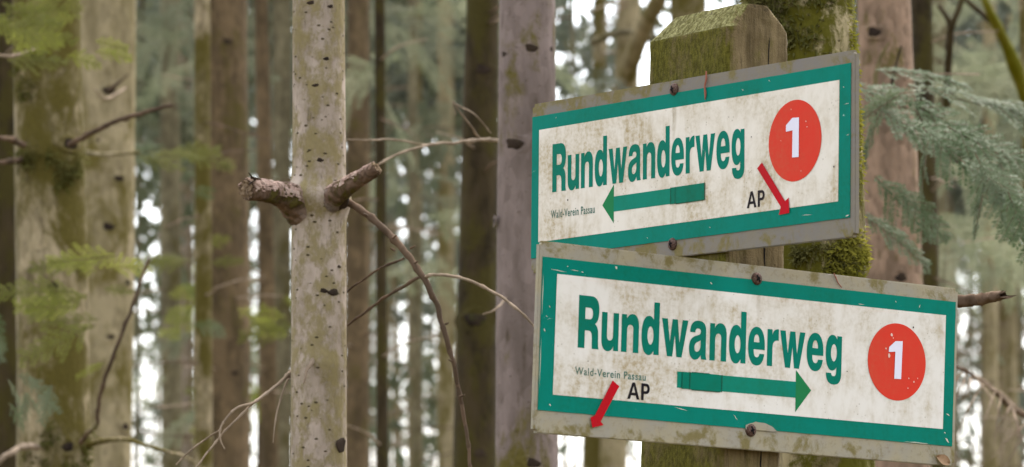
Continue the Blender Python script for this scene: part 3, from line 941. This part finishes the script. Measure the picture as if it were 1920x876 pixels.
# thin dead side twigs on the trunks in the middle distance
for t in T:
    for q in range(5):
        y = rnd.uniform(-20, 900); sg = rnd.choice((-1, 1)); d = t.d
        z = P(0, y, d).z
        ax = t.axis(z) + t.base
        px = 960 + (ax.x / d) * FPX
        ln = rnd.uniform(50, 170); dy = rnd.uniform(-50, 40)
        t.branch([(px, y, d), (px + sg * ln * .4, y + dy * .5 - 6, d - .1), (px + sg * ln, y + dy, d - .25)], [.0032 * d / 11, .0024 * d / 11, .0011], M[rnd.choice(('twig', 'twigpale'))], n=5, seg=5)

# ---- far trees: shared crowns and trunks, one object each
CR = [crown_mesh('foliage', 0, 6, 1.2, 50, 17, M['spruce' if i % 2 else 'spruceb'], 20 + i) for i in range(5)]          # full crowns
CS = [crown_mesh('foliage', 0, 6, .9, 22, 13, M['spruceb' if i % 2 else 'spruce'], 30 + i, nsub=5) for i in range(4)]   # thin crowns
DEAD = [limbs_mesh('dead_branches', 1.2, 8, .8, 40, M['twigpale'], 40 + i, .005) for i in range(3)]
def far_trunk(m_, r_):
    zs = list(np.linspace(-.1, 18, 30))
    return trunk_mesh('trunk', lambda z: Vector((0, 0, z)), lambda z: max(.01, r_ * (1 - max(z, 0) / 19)), zs, m_, 14, .04)
FT = [far_trunk(M[k], 1.0 * r_) for k, r_ in (('greygreen', .018), ('pale', .024), ('pale', .016), ('main', .018), ('brown', .012), ('greygreen', .010))]  # pale barks among them make the far stems look lit

def far_tree(px, d, crown, tr, label, group, yaw, ylow=None, sxy=1.0, ythin=None):
    c = P(px, 438, d)
    o = empty('spruce_tree', (c.x, d, 0))
    o.rotation_euler = (rnd.gauss(0, .008), rnd.gauss(0, .008), yaw)
    tag(o, label, 'tree', group)
    link('trunk', FT[tr], o)
    if crown is not None:                       # the live crown begins where the photo shows green in that part of the wood
        f_ = link('foliage', crown, o); f_.location.z = P(px, ylow, d).z + .25; f_.scale = (sxy, sxy, 1)
    if rnd.random() < .75:
        q_ = link('dead_branches', DEAD[rnd.randrange(3)], o)
        q_['kind'] = 'stuff'
    return o

G1 = 'distant spruces filling the pale backdrop'
L1 = 'distant out of focus spruce among the pale backdrop behind all the trunks'
frs = random.Random(11)
# (px from, px to, how many, lowest pixel row of the full crowns, share of thin crowns below, depth range)
BANDS = [(-60, 60, 4, 400, .3, (12, 26)), (245, 375, 7, 250, .45, (13, 30)), (455, 550, 5, 60, .7, (14, 32)),
         (640, 720, 4, 190, .6, (14, 32)), (720, 800, 5, 180, .6, (14, 34)), (790, 880, 4, 180, .6, (14, 32)), (1030, 1120, 2, -300, 1.0, (18, 36)), (1110, 1240, 3, 150, .8, (14, 28)),
         (1230, 1420, 2, 300, .4, (15, 30)), (1590, 1760, 2, 400, .4, (14, 30)), (1750, 1850, 6, 400, .5, (13, 26)), (1840, 1980, 7, 440, .5, (13, 28))]
STEMS = [14, 200, 318, 345, 420, 497, 529, 598, 670, 714, 777, 836, 895, 985, 1122, 1165, 1290, 1675, 1735, 1761, 1857, 1883, 1940]
n_far = 0
for (xa, xb, n, ylow, thin, (da, db)) in BANDS:
    for k in range(n):
        px = xa + (k + frs.random()) * (xb - xa) / n
        near = min(STEMS, key=lambda q: abs(q - px))
        if abs(near - px) < 45: px = near + frs.uniform(-9, 9)         # the thin stems stand almost in line with the nearer trunks
        d = da + (db - da) * ((k * .618 + frs.random() * .3) % 1)
        if frs.random() < thin:
            far_tree(px, d, CS[frs.randrange(4)], frs.randrange(6), L1, G1, frs.uniform(0, 6.28), frs.uniform(520, 1150), frs.uniform(.7, 1.1))
        else:
            far_tree(px, d, CR[frs.randrange(5)], frs.randrange(6), L1, G1, frs.uniform(0, 6.28), ylow + frs.uniform(-120, 60), frs.uniform(.75, 1.1))
        n_far += 1
# bare thin stems standing free in the bright gaps
for px in (262, 288, 308, 356, 468, 690, 742, 757, 800, 812, 858, 1098, 1790, 1812, 1832, 1870, 1896):
    far_tree(px + frs.uniform(-4, 4), frs.uniform(20, 34), CS[frs.randrange(4)], frs.choice([0, 0, 1, 3, 4, 5]), L1, G1, frs.uniform(0, 6.28), frs.uniform(500, 1000), .7)
#@ENDTREES

# ------------------------------------------------------------------ signs: frames from the fitted pose
def basis(yaw, tilt, lean):
    u = Vector((math.cos(yaw), math.sin(yaw), 0)); v = Vector((0, 0, 1)); n = u.cross(v)
    v2 = v * math.cos(lean) + n * math.sin(lean)
    u3 = u * math.cos(tilt) + v2 * math.sin(tilt)
    v3 = v2 * math.cos(tilt) - u * math.sin(tilt)
    return u3, v3, u3.cross(v3)
SIGN = [(Vector((.171598, 4.0, .510365 + CAM_Z)), basis(-.942273, -.014242, -.000453), .51424, .17734),
        (Vector((.237337, 4.0 * .991, .318095 + CAM_Z)), basis(.634847, -.027951, .01727), .53236, .18118)]

# ------------------------------------------------------------------ the post
def post():
    u1 = SIGN[0][1][0]; u2 = SIGN[1][1][0]
    e1 = Vector((-u1.x, -u1.y, 0)).normalized()          # along the one face, away from the corner
    e2 = Vector((u2.x, u2.y, 0)).normalized()            # along the other face
    W1, W2 = .1335, .0800
    # front corner: behind pixel 1369, just behind both boards
    d0 = 4.0
    top = P(1369, 60, d0); bot = P(1352, 876, d0)
    k = (top - bot) / (top.z - bot.z)
    # 6.0 mm behind the front plane of the upper board
    p0, (ua, va, na) = SIGN[0][0], SIGN[0][1]
    sft = ((top - p0).dot(na) + .0115) / (Vector((top.x, top.y, 0)).normalized().dot(na))
    off = -Vector((top.x, top.y, 0)).normalized() * sft
    zt = top.z
    nz, nw = 220, 20
    ch = .0245
    ring = []
    for i in range(nw): ring.append((1 - i / nw, 0))
    for i in range(nw): ring.append((0, i / nw))
    for i in range(nw): ring.append((i / nw, 1))
    for i in range(nw): ring.append((1, 1 - i / nw))
    zs = [-.1, .3, .8, 1.2] + list(np.linspace(1.5, zt, nz)) + list(np.linspace(zt, zt + ch, 24)[1:])
    v, f = [], []
    for z in zs:
        c = bot + k * (z - bot.z) + off
        c.z = z
        t = max(0, (z - zt) / ch)
        il, ih, jl, jh = .002 * t, .017 * t, .018 * t, .025 * t
        for (a, b) in ring:
            A = il + (W1 - il - ih) * a; B = jl + (W2 - jl - jh) * b
            # soften the arrises
            ca = min(A - il, W1 - ih - A); cb = min(B - jl, W2 - jh - B)
            rr = .007
            if ca < rr and cb < rr:
                m_ = (rr - ca) * (rr - cb) / rr * .45
                A += m_ if a < .5 else -m_; B += m_ if b < .5 else -m_
            p = c + e1 * A + e2 * B
            ctr = c + e1 * W1 / 2 + e2 * W2 / 2
            dn = (p - ctr); dn.z = 0; dn.normalize()
            g = noise.noise(Vector((p.x * 160, p.y * 160, z * 9))) * .0007 + noise.noise(p * 45) * .0010 + noise.noise(p * 170) * .0005
            if z > zt - .02: g += noise.noise(p * 90) * .0012
            v.append(p + dn * g)
    m = len(ring)
    for i in range(len(zs) - 1):
        for q in range(m):
            q2 = (q + 1) % m
            f.append((i * m + q, i * m + q2, (i + 1) * m + q2, (i + 1) * m + q))
    f.append(tuple(range((len(zs) - 1) * m, len(zs) * m)))
    f.append(tuple(range(m - 1, -1, -1)))
    base = bot + k * (0 - bot.z) + off
    bx = Vector((base.x, base.y, 0))
    t = NT('weathered_post_wood')
    vv = t.coords((1, 1, .10))
    grain = t.noise(vv, 75, 5, .65)
    c = t.mix(t.ramp(grain, .38, .66), (.145, .105, .052), (.075, .053, .024))
    fine = t.noise(t.coords((1, 1, .08)), 330, 4, .6)
    c = t.mix(t.math('MULTIPLY', t.ramp(fine, .52, .70), .6), c, (.05, .036, .016))
    # algae: more on one side and round the cut top
    sx, sy, sz = t.sep(t.coords())
    geo = t.n("ShaderNodeNewGeometry")
    dx = t.sep(geo.outputs["True Normal"])
    facing = t.ramp(dx[0], .25, -.45)
    upf = t.ramp(dx[2], .15, .6)
    an = t.noise(t.coords((1, 1, .6)), 38, 6, .7)
    cover = t.math('ADD', t.math('ADD', t.math('MULTIPLY', facing, .27), t.math('MULTIPLY', upf, .12)), t.math('SUBTRACT', an, .42))
    af = t.ramp(cover, .08, .38)
    alg = t.mix(t.ramp(t.noise(t.coords((1, 1, .5)), 240, 5, .75), .36, .68), (.040, .036, .002), t.mix(upf, (.105, .094, .012), (.19, .18, .075)))  # top light painted in: algae is paler on up-facing wood
    c = t.mix(t.math('MULTIPLY', af, .92), c, alg)
    # dark rot along the top edge
    rot = t.math('MULTIPLY', t.ramp(t.noise(t.coords(), 90, 4, .7), .55, .66), t.ramp(sz, zt + .012, zt + ch))
    c = t.mix(rot, c, (.022, .016, .008))
    t.color(c)
    t.bump(t.math('ADD', fine, t.math('MULTIPLY', t.noise(t.coords(), 500, 3), .8)), .8, .0016)
    o = link('wooden_post', mesh_py('wooden_post', [Vector(q) - bx for q in v], f, t.m, True))
    o.location = bx
    tag(o, 'square weathered wooden post, green with algae and slanting at the top, carrying both trail signs', 'post')
    # a long drying crack down one face
    b = MB()
    pts = []
    for i in range(30):
        z = zt + .014 - i * .022
        c_ = bot + k * (z - bot.z) + off; c_.z = z
        nrm = e1 * -1
        pts.append(c_ + e2 * (.0500 + .0006 * math.sin(i * 1.7)) + nrm * (-.0004 - max(0, z - zt) * 1.1) - bx)
    b.tube(pts, [.0005] + [.0009] * 28 + [.0004], 5, .3)
    b.build('crack', M['recess'], o)
    return o
post()

# ------------------------------------------------------------------ sign building
def sheet(name, outlines, z, mat, parent, thick=0.0):
    """flat shape with holes: poly outlines (mm) in the sign's own plane"""
    cu = bpy.data.curves.new(name, 'CURVE')
    cu.dimensions = '2D'
    cu.fill_mode = 'BOTH'
    for ol in outlines:
        s = cu.splines.new('POLY')
        s.points.add(len(ol) - 1)
        for i, (x, y) in enumerate(ol):
            s.points[i].co = (x / 1000, y / 1000, 0, 1)
        s.use_cyclic_u = True
    if thick:
        cu.extrude = thick / 2
    tmp = bpy.data.objects.new(name, cu)
    col.objects.link(tmp)
    dg = bpy.context.evaluated_depsgraph_get()
    me = bpy.data.meshes.new_from_object(tmp.evaluated_get(dg))
    bpy.data.objects.remove(tmp)
    bpy.data.curves.remove(cu)
    me.name = name
    me.materials.clear(); me.materials.append(mat)
    o = link(name, me, parent)
    o.location = (0, 0, z)
    return o


def text_sheet(name, body, x0, x1, y0, hgt, z, mat, parent, off=0.0):
    cu = bpy.data.curves.new(name, 'FONT')
    cu.body = body; cu.offset = off; cu.space_character = 1.12
    tmp = bpy.data.objects.new(name, cu)
    col.objects.link(tmp)
    dg = bpy.context.evaluated_depsgraph_get()
    me = bpy.data.meshes.new_from_object(tmp.evaluated_get(dg))
    bpy.data.objects.remove(tmp); bpy.data.curves.remove(cu)
    n = len(me.vertices)
    co = np.zeros(n * 3); me.vertices.foreach_get('co', co); co = co.reshape(-1, 3)
    lo, hi = co.min(0), co.max(0)
    co[:, 0] = (x0 + (co[:, 0] - lo[0]) / (hi[0] - lo[0]) * (x1 - x0)) / 1000
    co[:, 1] = (y0 + co[:, 1] / .70 * hgt) / 1000
    me.vertices.foreach_set('co', co.ravel()); me.update()
    me.materials.clear(); me.materials.append(mat)
    o = link(name, me, parent); o.location = (0, 0, z)
    return o


def path(s, dx=0, dy=0, sx=1, sy=1, n=9):
    out, cur = [], None
    tok = s.replace(',', ' ').split()
    i = 0
    cmd = None
    while i < len(tok):
        if tok[i] in 'MLC':
            cmd = tok[i]; i += 1
        if cmd in 'ML':
            cur = (float(tok[i]), float(tok[i + 1])); i += 2; out.append(cur)
        else:
            a = [float(q) for q in tok[i:i + 6]]; i += 6
            p0 = cur
            for k in range(1, n + 1):
                t = k / n
                out.append(tuple((1 - t) ** 3 * p0[j] + 3 * (1 - t) ** 2 * t * a[j] + 3 * (1 - t) * t * t * a[2 + j] + t ** 3 * a[4 + j] for j in (0, 1)))
            cur = (a[4], a[5])
    return [(dx + x * sx, dy + y * sy) for x, y in out]


def ell(cx, cy, rx, ry, n=40):
    return [(cx + rx * math.cos(2 * math.pi * i / n), cy + ry * math.sin(2 * math.pi * i / n)) for i in range(n)]


N_ = "M 0 0 L 0 36.2 L 6.2 36.2 L 6.2 32 C 7.5 35 9.8 37 13 37 C 18 37 21 33 21 25 L 21 0 L 14.2 0 L 14.2 22 C 14.2 25 13 26.6 10.8 26.6 C 8 26.6 6.8 24.5 6.8 21 L 6.8 0"
GL = {
    'n': (21, [path(N_)]),
    'u': (20.5, [[((21 - x) * 20.5 / 21, 36.2 - y) for x, y in path(N_)]]),
    'r': (14.5, [path("M 0 0 L 0 36.2 L 6.3 36.2 L 6.3 31 C 7.5 35 10 37.2 14.5 36.8 L 14.5 25.6 C 10 26 6.8 24.5 6.8 18.5 L 6.8 0")]),
    'd': (21.5, [path("M 21.5 0 L 15 0 L 15 4 C 13.5 .8 11.5 -.8 8.8 -.8 C 3 -.8 0 7 0 18.2 C 0 29.5 3 37 8.8 37 C 11.5 37 13.5 35.6 14.6 33.2 L 14.6 50.5 L 21.5 50.5"), ell(10.9, 18.2, 3.7, 8.8)]),
    'a': (22.3, [path("M 22.3 0 L 15.6 0 C 15 1.3 14.8 2.5 14.7 4 C 13 .8 10.5 -.8 7.5 -.8 C 2.6 -.8 0 3.6 0 10 C 0 17.5 3.2 21 9 22.6 C 13 23.7 14.4 24.3 14.4 26.8 C 14.4 28.9 13 29.6 11 29.6 C 8.6 29.6 7.6 28.4 7.4 25.6 L 1 25.6 C 1.2 33 4.4 37.2 11.2 37.2 C 18 37.2 21 34 21 27 L 21 6 C 21 3.5 21.4 1.5 22.3 0"),
                  path("M 14.4 18.5 C 13.2 17.6 11.8 17 10 16.2 C 7.8 15.2 6.8 13.4 6.8 11 C 6.8 8.4 7.8 7 9.7 7 C 12.6 7 14.4 10 14.4 14.5")]),
    'e': (21.5, [path("M 21.4 15 L 7.2 15 C 7.2 10.5 8.4 7.2 11.2 7.2 C 13.2 7.2 14.3 8.6 14.7 11 L 21 11 C 20 3.5 16.5 -.8 11 -.8 C 4 -.8 0 6.5 0 18 C 0 29.5 4 37.2 10.8 37.2 C 18 37.2 21.5 29 21.5 18"),
                  path("M 7.3 22 L 14.4 22 C 14.2 27 13 29.8 10.9 29.8 C 8.7 29.8 7.5 27 7.3 22")]),
    'w': (32.5, [path("M 0 36.2 L 7 36.2 L 10.3 14 L 13 36.2 L 19.5 36.2 L 22.2 14 L 25.5 36.2 L 32.5 36.2 L 25.3 0 L 18.8 0 L 16.25 21 L 13.7 0 L 7.2 0")]),
    'g': (21, [path("M 21 36.2 L 14.7 36.2 L 14.7 32.5 C 13.4 35.6 11.4 37 8.8 37 C 3 37 0 30 0 19 C 0 8.5 3 1.5 8.6 1.5 C 11.2 1.5 13 2.8 14.2 5 L 14.2 1.5 C 14.2 -2.4 13.2 -4 10.8 -4 C 8.8 -4 7.9 -3 7.7 -1 L .8 -1 C 1 -8.5 4.5 -12.3 11 -12.3 C 18 -12.3 21 -8.5 21 -.5"), ell(10.7, 19.3, 3.8, 8.6)]),
    'R': (25, [path("M 0 0 L 0 50 L 14.5 50 C 21.5 50 24.6 45 24.6 37 C 24.6 30 23 25.5 19.8 23.6 C 23 22 24 18.5 24 12 L 24.1 5 C 24.2 2.5 24.4 1 25 0 L 17 0 C 16.6 2 16.6 4 16.6 8 C 16.6 15 15.5 17 11.5 17 L 8 17 L 8 0"),
                path("M 8 27.8 L 13 27.8 C 15.8 27.8 17 29.8 17 33.4 C 17 37 15.8 38.8 13 38.8 L 8 38.8")]),
}
BOX = [('R', -218.5, -193.5), ('u', -190.6, -170.1), ('n', -166.7, -145.6), ('d', -142.3, -120.8), ('w', -117.8, -85.4), ('a', -83.8, -61.6), ('n', -58.2, -37.2),
       ('d', -34.0, -12.8), ('e', -10, 11.3), ('r', 14.3, 28.8), ('w', 30.4, 62.9), ('e', 65.1, 86.8), ('g', 89.8, 110.7)]
AP = [[path("M 0 0 L 5.8 16 L 9.2 16 L 15 0 L 11.6 0 L 10.4 3.6 L 4.6 3.6 L 3.4 0"), path("M 5.4 6.2 L 9.6 6.2 L 7.5 12.6")],
      [path("M 17 0 L 17 16 L 22.5 16 C 26 16 27.5 14 27.5 11 C 27.5 8 26 6 22.5 6 L 20.2 6 L 20.2 0"), path("M 20.2 8.6 L 22.2 8.6 C 24 8.6 24.5 9.6 24.5 11 C 24.5 12.4 24 13.4 22.2 13.4 L 20.2 13.4")]]


def wobble(ol, amp, sub=6, seed=0):
    """worn, hand-cut outline"""
    out = []
    for i, (x, y) in enumerate(ol):
        x2, y2 = ol[(i + 1) % len(ol)]
        for k in range(sub):
            t = k / sub
            px, py = x + (x2 - x) * t, y + (y2 - y) * t
            out.append((px + amp * noise.noise((px * .25 + seed, py * .25, 1)), py + amp * noise.noise((px * .25, py * .25 + seed, 5))))
    return out


def board(name, W, H, T, mat, parent, seed):
    """the backing board: front face subdivided edges, worn arrises and rounded corners; front face at z = 0"""
    bm = bmesh.new()
    bmesh.ops.create_cube(bm, size=1)
    bmesh.ops.scale(bm, vec=(W, H, T), verts=bm.verts)
    bmesh.ops.translate(bm, vec=(0, 0, -T / 2), verts=bm.verts)
    ve = [e for e in bm.edges if abs(e.verts[0].co.z - e.verts[1].co.z) > T * .5]
    bmesh.ops.bevel(bm, geom=ve, offset=.0035, segments=3, affect='EDGES')
    ee = [e for e in bm.edges if abs(e.verts[0].co.z - e.verts[1].co.z) < T * .1 and len(e.link_faces) == 2 and abs(e.link_faces[0].normal.z - e.link_faces[1].normal.z) > .5]
    bmesh.ops.bevel(bm, geom=ee, offset=.0007, segments=2, affect='EDGES')
    me = bpy.data.meshes.new(name)
    bm.to_mesh(me); bm.free()
    me.materials.append(mat)
    o = link(name, me, parent)
    return o


def screw(parent, x, y, r=.0063, rot=.3):
    b = MB()
    prof = [(r * 1.02, -.001), (r, .0006), (r * .97, .0016), (r * .84, .0026), (r * .55, .0034), (r * .18, .0037)]
    seg = 28
    for (rr, z) in prof:
        for k in range(seg):
            a = 2 * math.pi * k / seg
            b.v.append(Vector((x + rr * math.cos(a), y + rr * math.sin(a), z)))
    for i in range(len(prof) - 1):
        for k in range(seg):
            b.f.append((i * seg + k, i * seg + (k + 1) % seg, (i + 1) * seg + (k + 1) % seg, (i + 1) * seg + k))
    b.f.append(tuple((len(prof) - 1) * seg + k for k in range(seg)))
    o = b.build('screw', M['screw'], parent)
    c = MB()
    for q in range(2):
        a = rot + q * math.pi / 2
        ux, uy = math.cos(a), math.sin(a)
        l, w = r * .62, r * .16
        z = .0036 + q * .00025
        # slightly domed dark strip hugging the head, the shade of a slot
        rows = []
        for t in (-1, -.5, 0, .5, 1):
            zz = z + .0003 - (abs(t) * l / r) ** 2 * .0021
            rows.append([Vector((x + ux * l * t - uy * w * s_, y + uy * l * t + ux * w * s_, zz)) for s_ in (-1, 1)])
        base = len(c.v)
        for rw in rows: c.v += rw
        for i in range(4): c.f.append((base + i * 2, base + i * 2 + 1, base + i * 2 + 3, base + i * 2 + 2))
    c.build('drive_recess_shade', M['recess'], o, smooth=False)  # dark cross laid on the head; the hollow's shade is only colour
    return o


def sign(idx, label, sx, tx, green, white, arrow_shaft, arrow_head, patch, seams, disc, numeral, apx, apy, red, small, screws, chips, dots, bottom_tear=None):
    p0, (u, v, n), W, H = SIGN[idx]
    root = empty('trail_sign')
    root.matrix_world = Matrix(((u.x, v.x, n.x, p0.x), (u.y, v.y, n.y, p0.y), (u.z, v.z, n.z, p0.z), (0, 0, 0, 1)))
    tag(root, label, 'sign', 'hiking trail signs on the post')
    pl = board('backing_board', W, H, .0055, M['platelow' if idx else 'plate'], root, idx)
    fr = sheet('green_border', [wobble(green, .25, 30, idx)], .00045, M['green'], root, .0008)
    if bottom_tear:
        sheet('torn_film', [wobble(bottom_tear, .3, 6)], .0010, M['platelow'], fr)
    wh = sheet('white_panel', [white], .0011, M['whitelow' if idx else 'white'], root)
    z = .0013
    for (ch, a, b) in BOX:
        w0, ols = GL[ch]
        k = (b - a) / w0
        o = sheet('letter', [[((a + x * k) * sx + tx, -7.0 + y) for x, y in ol] for ol in ols], z, M['letter'], root)
    ar = sheet('arrow', [arrow_shaft], z, M['arrow'], root)
    sheet('arrow_head', [arrow_head], z + .00004, M['arrowhead'], ar).location.z = .00005
    ptc = sheet('tape_patch', [wobble(patch, .15, 8)], .0004, M['patch'], ar)
    for s_ in seams:
        sheet('tape_edge', [wobble(s_, .12, 8, 3)], .0002, M['seam'], ptc)
    dk = sheet('red_disc', [ell(*disc, 96)], z + .0001, M['red'], root)
    sheet('numeral', [numeral], .0004, M['numeral'], dk)
    for (cx, cy, r_) in chips:
        sheet('chip', [wobble(ell(cx, cy, r_ * .8, r_, 10), r_ * .7, 3, cx)], .0002, M['chip'], dk)
    for ols in AP:
        sheet('letter', [[(apx + x * .98, apy + y) for x, y in ol] for ol in ols], z + .0001, M['black'], root)['label'] = 'small black capital letter'
    sheet('red_tape_arrow', [red], z + .0006, M['tape'], root)
    text_sheet('small_lettering', 'Wald-Verein Passau', *small, z + .0001, M['small'], root, .010)
    for (x, y) in screws:
        screw(root, x / 1000, y / 1000, rot=rnd.uniform(.2, .9))
    for (x, y, r_) in dots:
        sheet('speck', [wobble(ell(x, y, r_, r_, 10), r_ * .5, 2, x)], z + .0002, M['black'], root)
    return root


s_up = sign(0, 'upper trail sign, its green arrow pointing away from the red numbered disc', .953, -11.2,
     [(-255.8, 75), (251.5, 76.5), (250.3, -70), (-256.2, -73.2)], [(-243.2, 60.3), (235.5, 62), (233.8, -53.4), (-243.2, -57)],
     [(-115, -20.0), (32.6, -19.3), (32.6, -35), (-115, -35.4)], [(-133.4, -27.4), (-114.3, -7.6), (-114.3, -47.2)],
     [(-21, -19.0), (33.2, -18.6), (33.2, -35.5), (-21, -35.6)],
     [[(-21.2, -35.8), (-20.2, -35.8), (-20.2, -18.8), (-21.2, -18.8)], [(-13.8, -35.8), (-13.1, -35.8), (-13.1, -18.8), (-13.8, -18.8)], [(32.6, -35.9), (33.6, -35.9), (33.6, -18.4), (32.6, -18.4)], [(-12, -36.2), (33, -35.9), (33, -35.2), (-12, -35.4)]],
     (170.6, 10.2, 39.3, 39.3), [(157.7, 26.1), (167.3, 32.5), (177.1, 31.9), (176.7, -6.1), (167.0, -5.8), (167.6, 20.4), (157.8, 20.0)],
     98.3, -49.2, [(114.4, -11.6), (121.7, -6.5), (156.7, -47.0), (162.2, -43.8), (163.0, -58.8), (147.5, -59.6), (150.3, -52.0)],
     (-221.0, -146.2, -34.0, 8.3), [(-17.3, 79.3), (-18.7, -75.4)],
     [(165, 41, .7), (187, 27, .9), (189, 22, .6), (150, 12, .5), (180, -20, .5)], [(-192.2, -17, .9), (105, 20, .6), (228, -20, .9), (70, 43, .5)])
s_lo = sign(1, 'lower trail sign, its green arrow pointing towards the red numbered disc', 1.0, 0.0,
     [(-262.4, 75.6), (262.4, 76.4), (261.4, -70.6), (-262.6, -69.2)], [(-245.3, 60.6), (249.0, 61.8), (248.0, -53.9), (-245.9, -53.6)],
     [(-97.4, -20.8), (52.2, -20.0), (52.2, -35.8), (-97.2, -36.4)], [(72.0, -27.2), (51.8, -8.4), (52.2, -49.8)],
     [(-91.6, -20.6), (-42, -20.4), (-42, -36.8), (-91.4, -36.9)],
     [[(-91.8, -37), (-91.2, -37), (-91.2, -20.6), (-91.8, -20.6)], [(-82.6, -37), (-81.4, -37), (-81.4, -20.4), (-82.6, -20.4)], [(-42.6, -37), (-41.6, -37), (-41.6, -20.2), (-42.6, -20.2)], [(-80, -37.6), (-44, -37.3), (-44, -36.5), (-80, -36.7)], [(-80, -20.6), (-58, -20.5), (-58, -19.9), (-80, -20.0)]],
     (183.8, 9.4, 38.8, 38.8), [(172.6, 23.4), (180.9, 30.1), (190.7, 30.8), (189.6, -7.5), (180.5, -7.8), (181.1, 19.6), (172.4, 18.6)],
     -157.4, -51.3, [(-176.1, -35.2), (-167.8, -40.2), (-188.8, -75.1), (-185.3, -78.4), (-198.6, -81.6), (-201.2, -72.2), (-196.1, -70.2)],
     (-220.8, -135.8, -32.6, 7.2), [(-.8, 77.3), (-3.2, -71.4)],
     [(176, 36, 1.5), (173, 14.5, 2.2), (169, 22, .9), (207, -9, 1.0), (200, -6, .8), (199, -16, .9), (212, -5, .7), (178, 33, .8)], [(205, 46, 1.0), (-206, -19, .5), (118, -5, .6)],
     [(-10.5, -66.5), (2, -62.8), (14, -63.4), (24, -66.5), (30, -70.9), (-10.5, -70.9)])

# scratches and chips scattered over the green films (white knocks through the print)
def scratches(root, items):
    for (x0, y0, x1, y1, w) in items:
        dx, dy = x1 - x0, y1 - y0
        L = math.hypot(dx, dy) or 1
        nx, ny = -dy / L * w, dx / L * w
        pts = [(x0, y0), (x0 + dx * .4 + nx, y0 + dy * .4 + ny), (x1, y1), (x0 + dx * .6 - nx * .6, y0 + dy * .6 - ny * .6)]
        sheet('scratch', [wobble(pts, w * .6, 4, x0)], .00118, M['edge'], root)
scratches(s_lo, [(-254, 64.6, -233.5, 63.0, .45), (-230, 66, -219, 65.5, .4), (-217, 65.2, -214, 64.4, .7), (-234, 68, -232.6, 69.5, .6), (-176.5, 73.8, -174.0, 71.4, 1.4),
                 (-60, 69, -57, 67, .9), (-100, -55.2, -83, -58, .5), (-26, -57.5, -20.5, -63, .5), (-250, -63, -247.6, -64.4, .9), (196, -69.8, 232, -70.0, .55), (-261.6, 60, -261.8, 20, .5), (-261.8, 0, -262.0, -50, .5),
                 (251, -62.5, 257, -67.5, 1.2), (252, -38, 257, -40, .8), (249.5, -57, 252, -58, .8), (-257, 20, -255, 19, .6), (-259, 8, -257, 5, .9), (212, 66, 214, 70, .6), (180, 71, 181.5, 69, .6), (130, 63.6, 140, 63.3, .4), (-254, 30, -252, 28, .5)])
scratches(s_up, [(243, 38, 250, 38.4, .35), (246, 8, 250, 9, .4), (-214, 69, -213.4, 71.6, .5), (130, 73, 133, 71.5, .5), (90, 68, 92.5, 66.8, .6), (241, 55, 242.4, 53.6, .6), (180, -62.6, 196, -63, .35), (-60, -66, -58, -67, .5), (40, -63, 42, -64, .5), (244, -68.8, 250.2, -67.5, .9)])


def on_sign(root, pts, rads, name, mat, label, cat):
    """a small thing stuck on a sign's face; pts in mm (x, y, height above the board)"""
    m = root.matrix_world
    q = [m @ Vector((x / 1000, y / 1000, z / 1000)) for x, y, z in pts]
    c = q[0]
    b = MB(); sp = spline([p - c for p in q], 6)
    b.tube(sp, lerp_list(rads, len(sp)), 6, .2, freq=300)
    o = b.build(name, mat)
    o.location = c
    tag(o, label, cat)
    return o
bpy.context.view_layer.update()
t_ = NT('rust_brown_needle'); t_.color((.24, .085, .055)); M['needle'] = t_.m
on_sign(s_up, [(34.8, 92, 1.6), (35.2, 84, 1.9), (33.4, 77, 2.2), (34.0, 70, 2.0), (33.6, 63.5, 1.9)], [.0007, .0011, .0009, .0013, .0004], 'bark_sliver', M['needle'], 'reddish bark sliver hanging over the top edge of the upper sign', 'bark sliver')
on_sign(s_lo, [(98, 91.5, 1.2), (101, 86.5, 1.4), (104, 82, 1.3), (109, 78, 1.2)], [.0004, .0006, .0005, .0003], 'spruce_needle', M['needle'], 'thin reddish needle lying on the top margin of the lower sign', 'needle')
t_ = NT('dead_leaf'); t_.color(t_.mix(t_.noise(t_.coords(), 300, 4), (.34, .22, .13), (.22, .13, .07))); M['leaf'] = t_.m
lf = MB()
for i in range(9):
    t = i / 8
    w = 5.2 * math.sin(math.pi * min(1, t * .92 + .04)) ** .8
    cx, cy = 238 + 18 * t, -82.0 - 6.5 * t
    for j in (-1, 0, 1):
        lf.v.append(Vector(((cx + w * .35 * j) / 1000, (cy + w * .9 * j) / 1000, (2.0 + 2.2 * abs(j) + 1.5 * math.sin(t * 3)) / 1000)))
for i in range(8):
    for j in range(2):
        lf.f.append((i * 3 + j, i * 3 + j + 1, (i + 1) * 3 + j + 1, (i + 1) * 3 + j))
mw = s_lo.matrix_world
c0 = mw @ lf.v[0]
lf.v = [mw @ q - c0 for q in lf.v]
lo_ = lf.build('dead_leaf', M['leaf']); lo_.location = c0
tag(lo_, 'small curled brown leaf caught at the bottom corner of the lower sign', 'leaf')
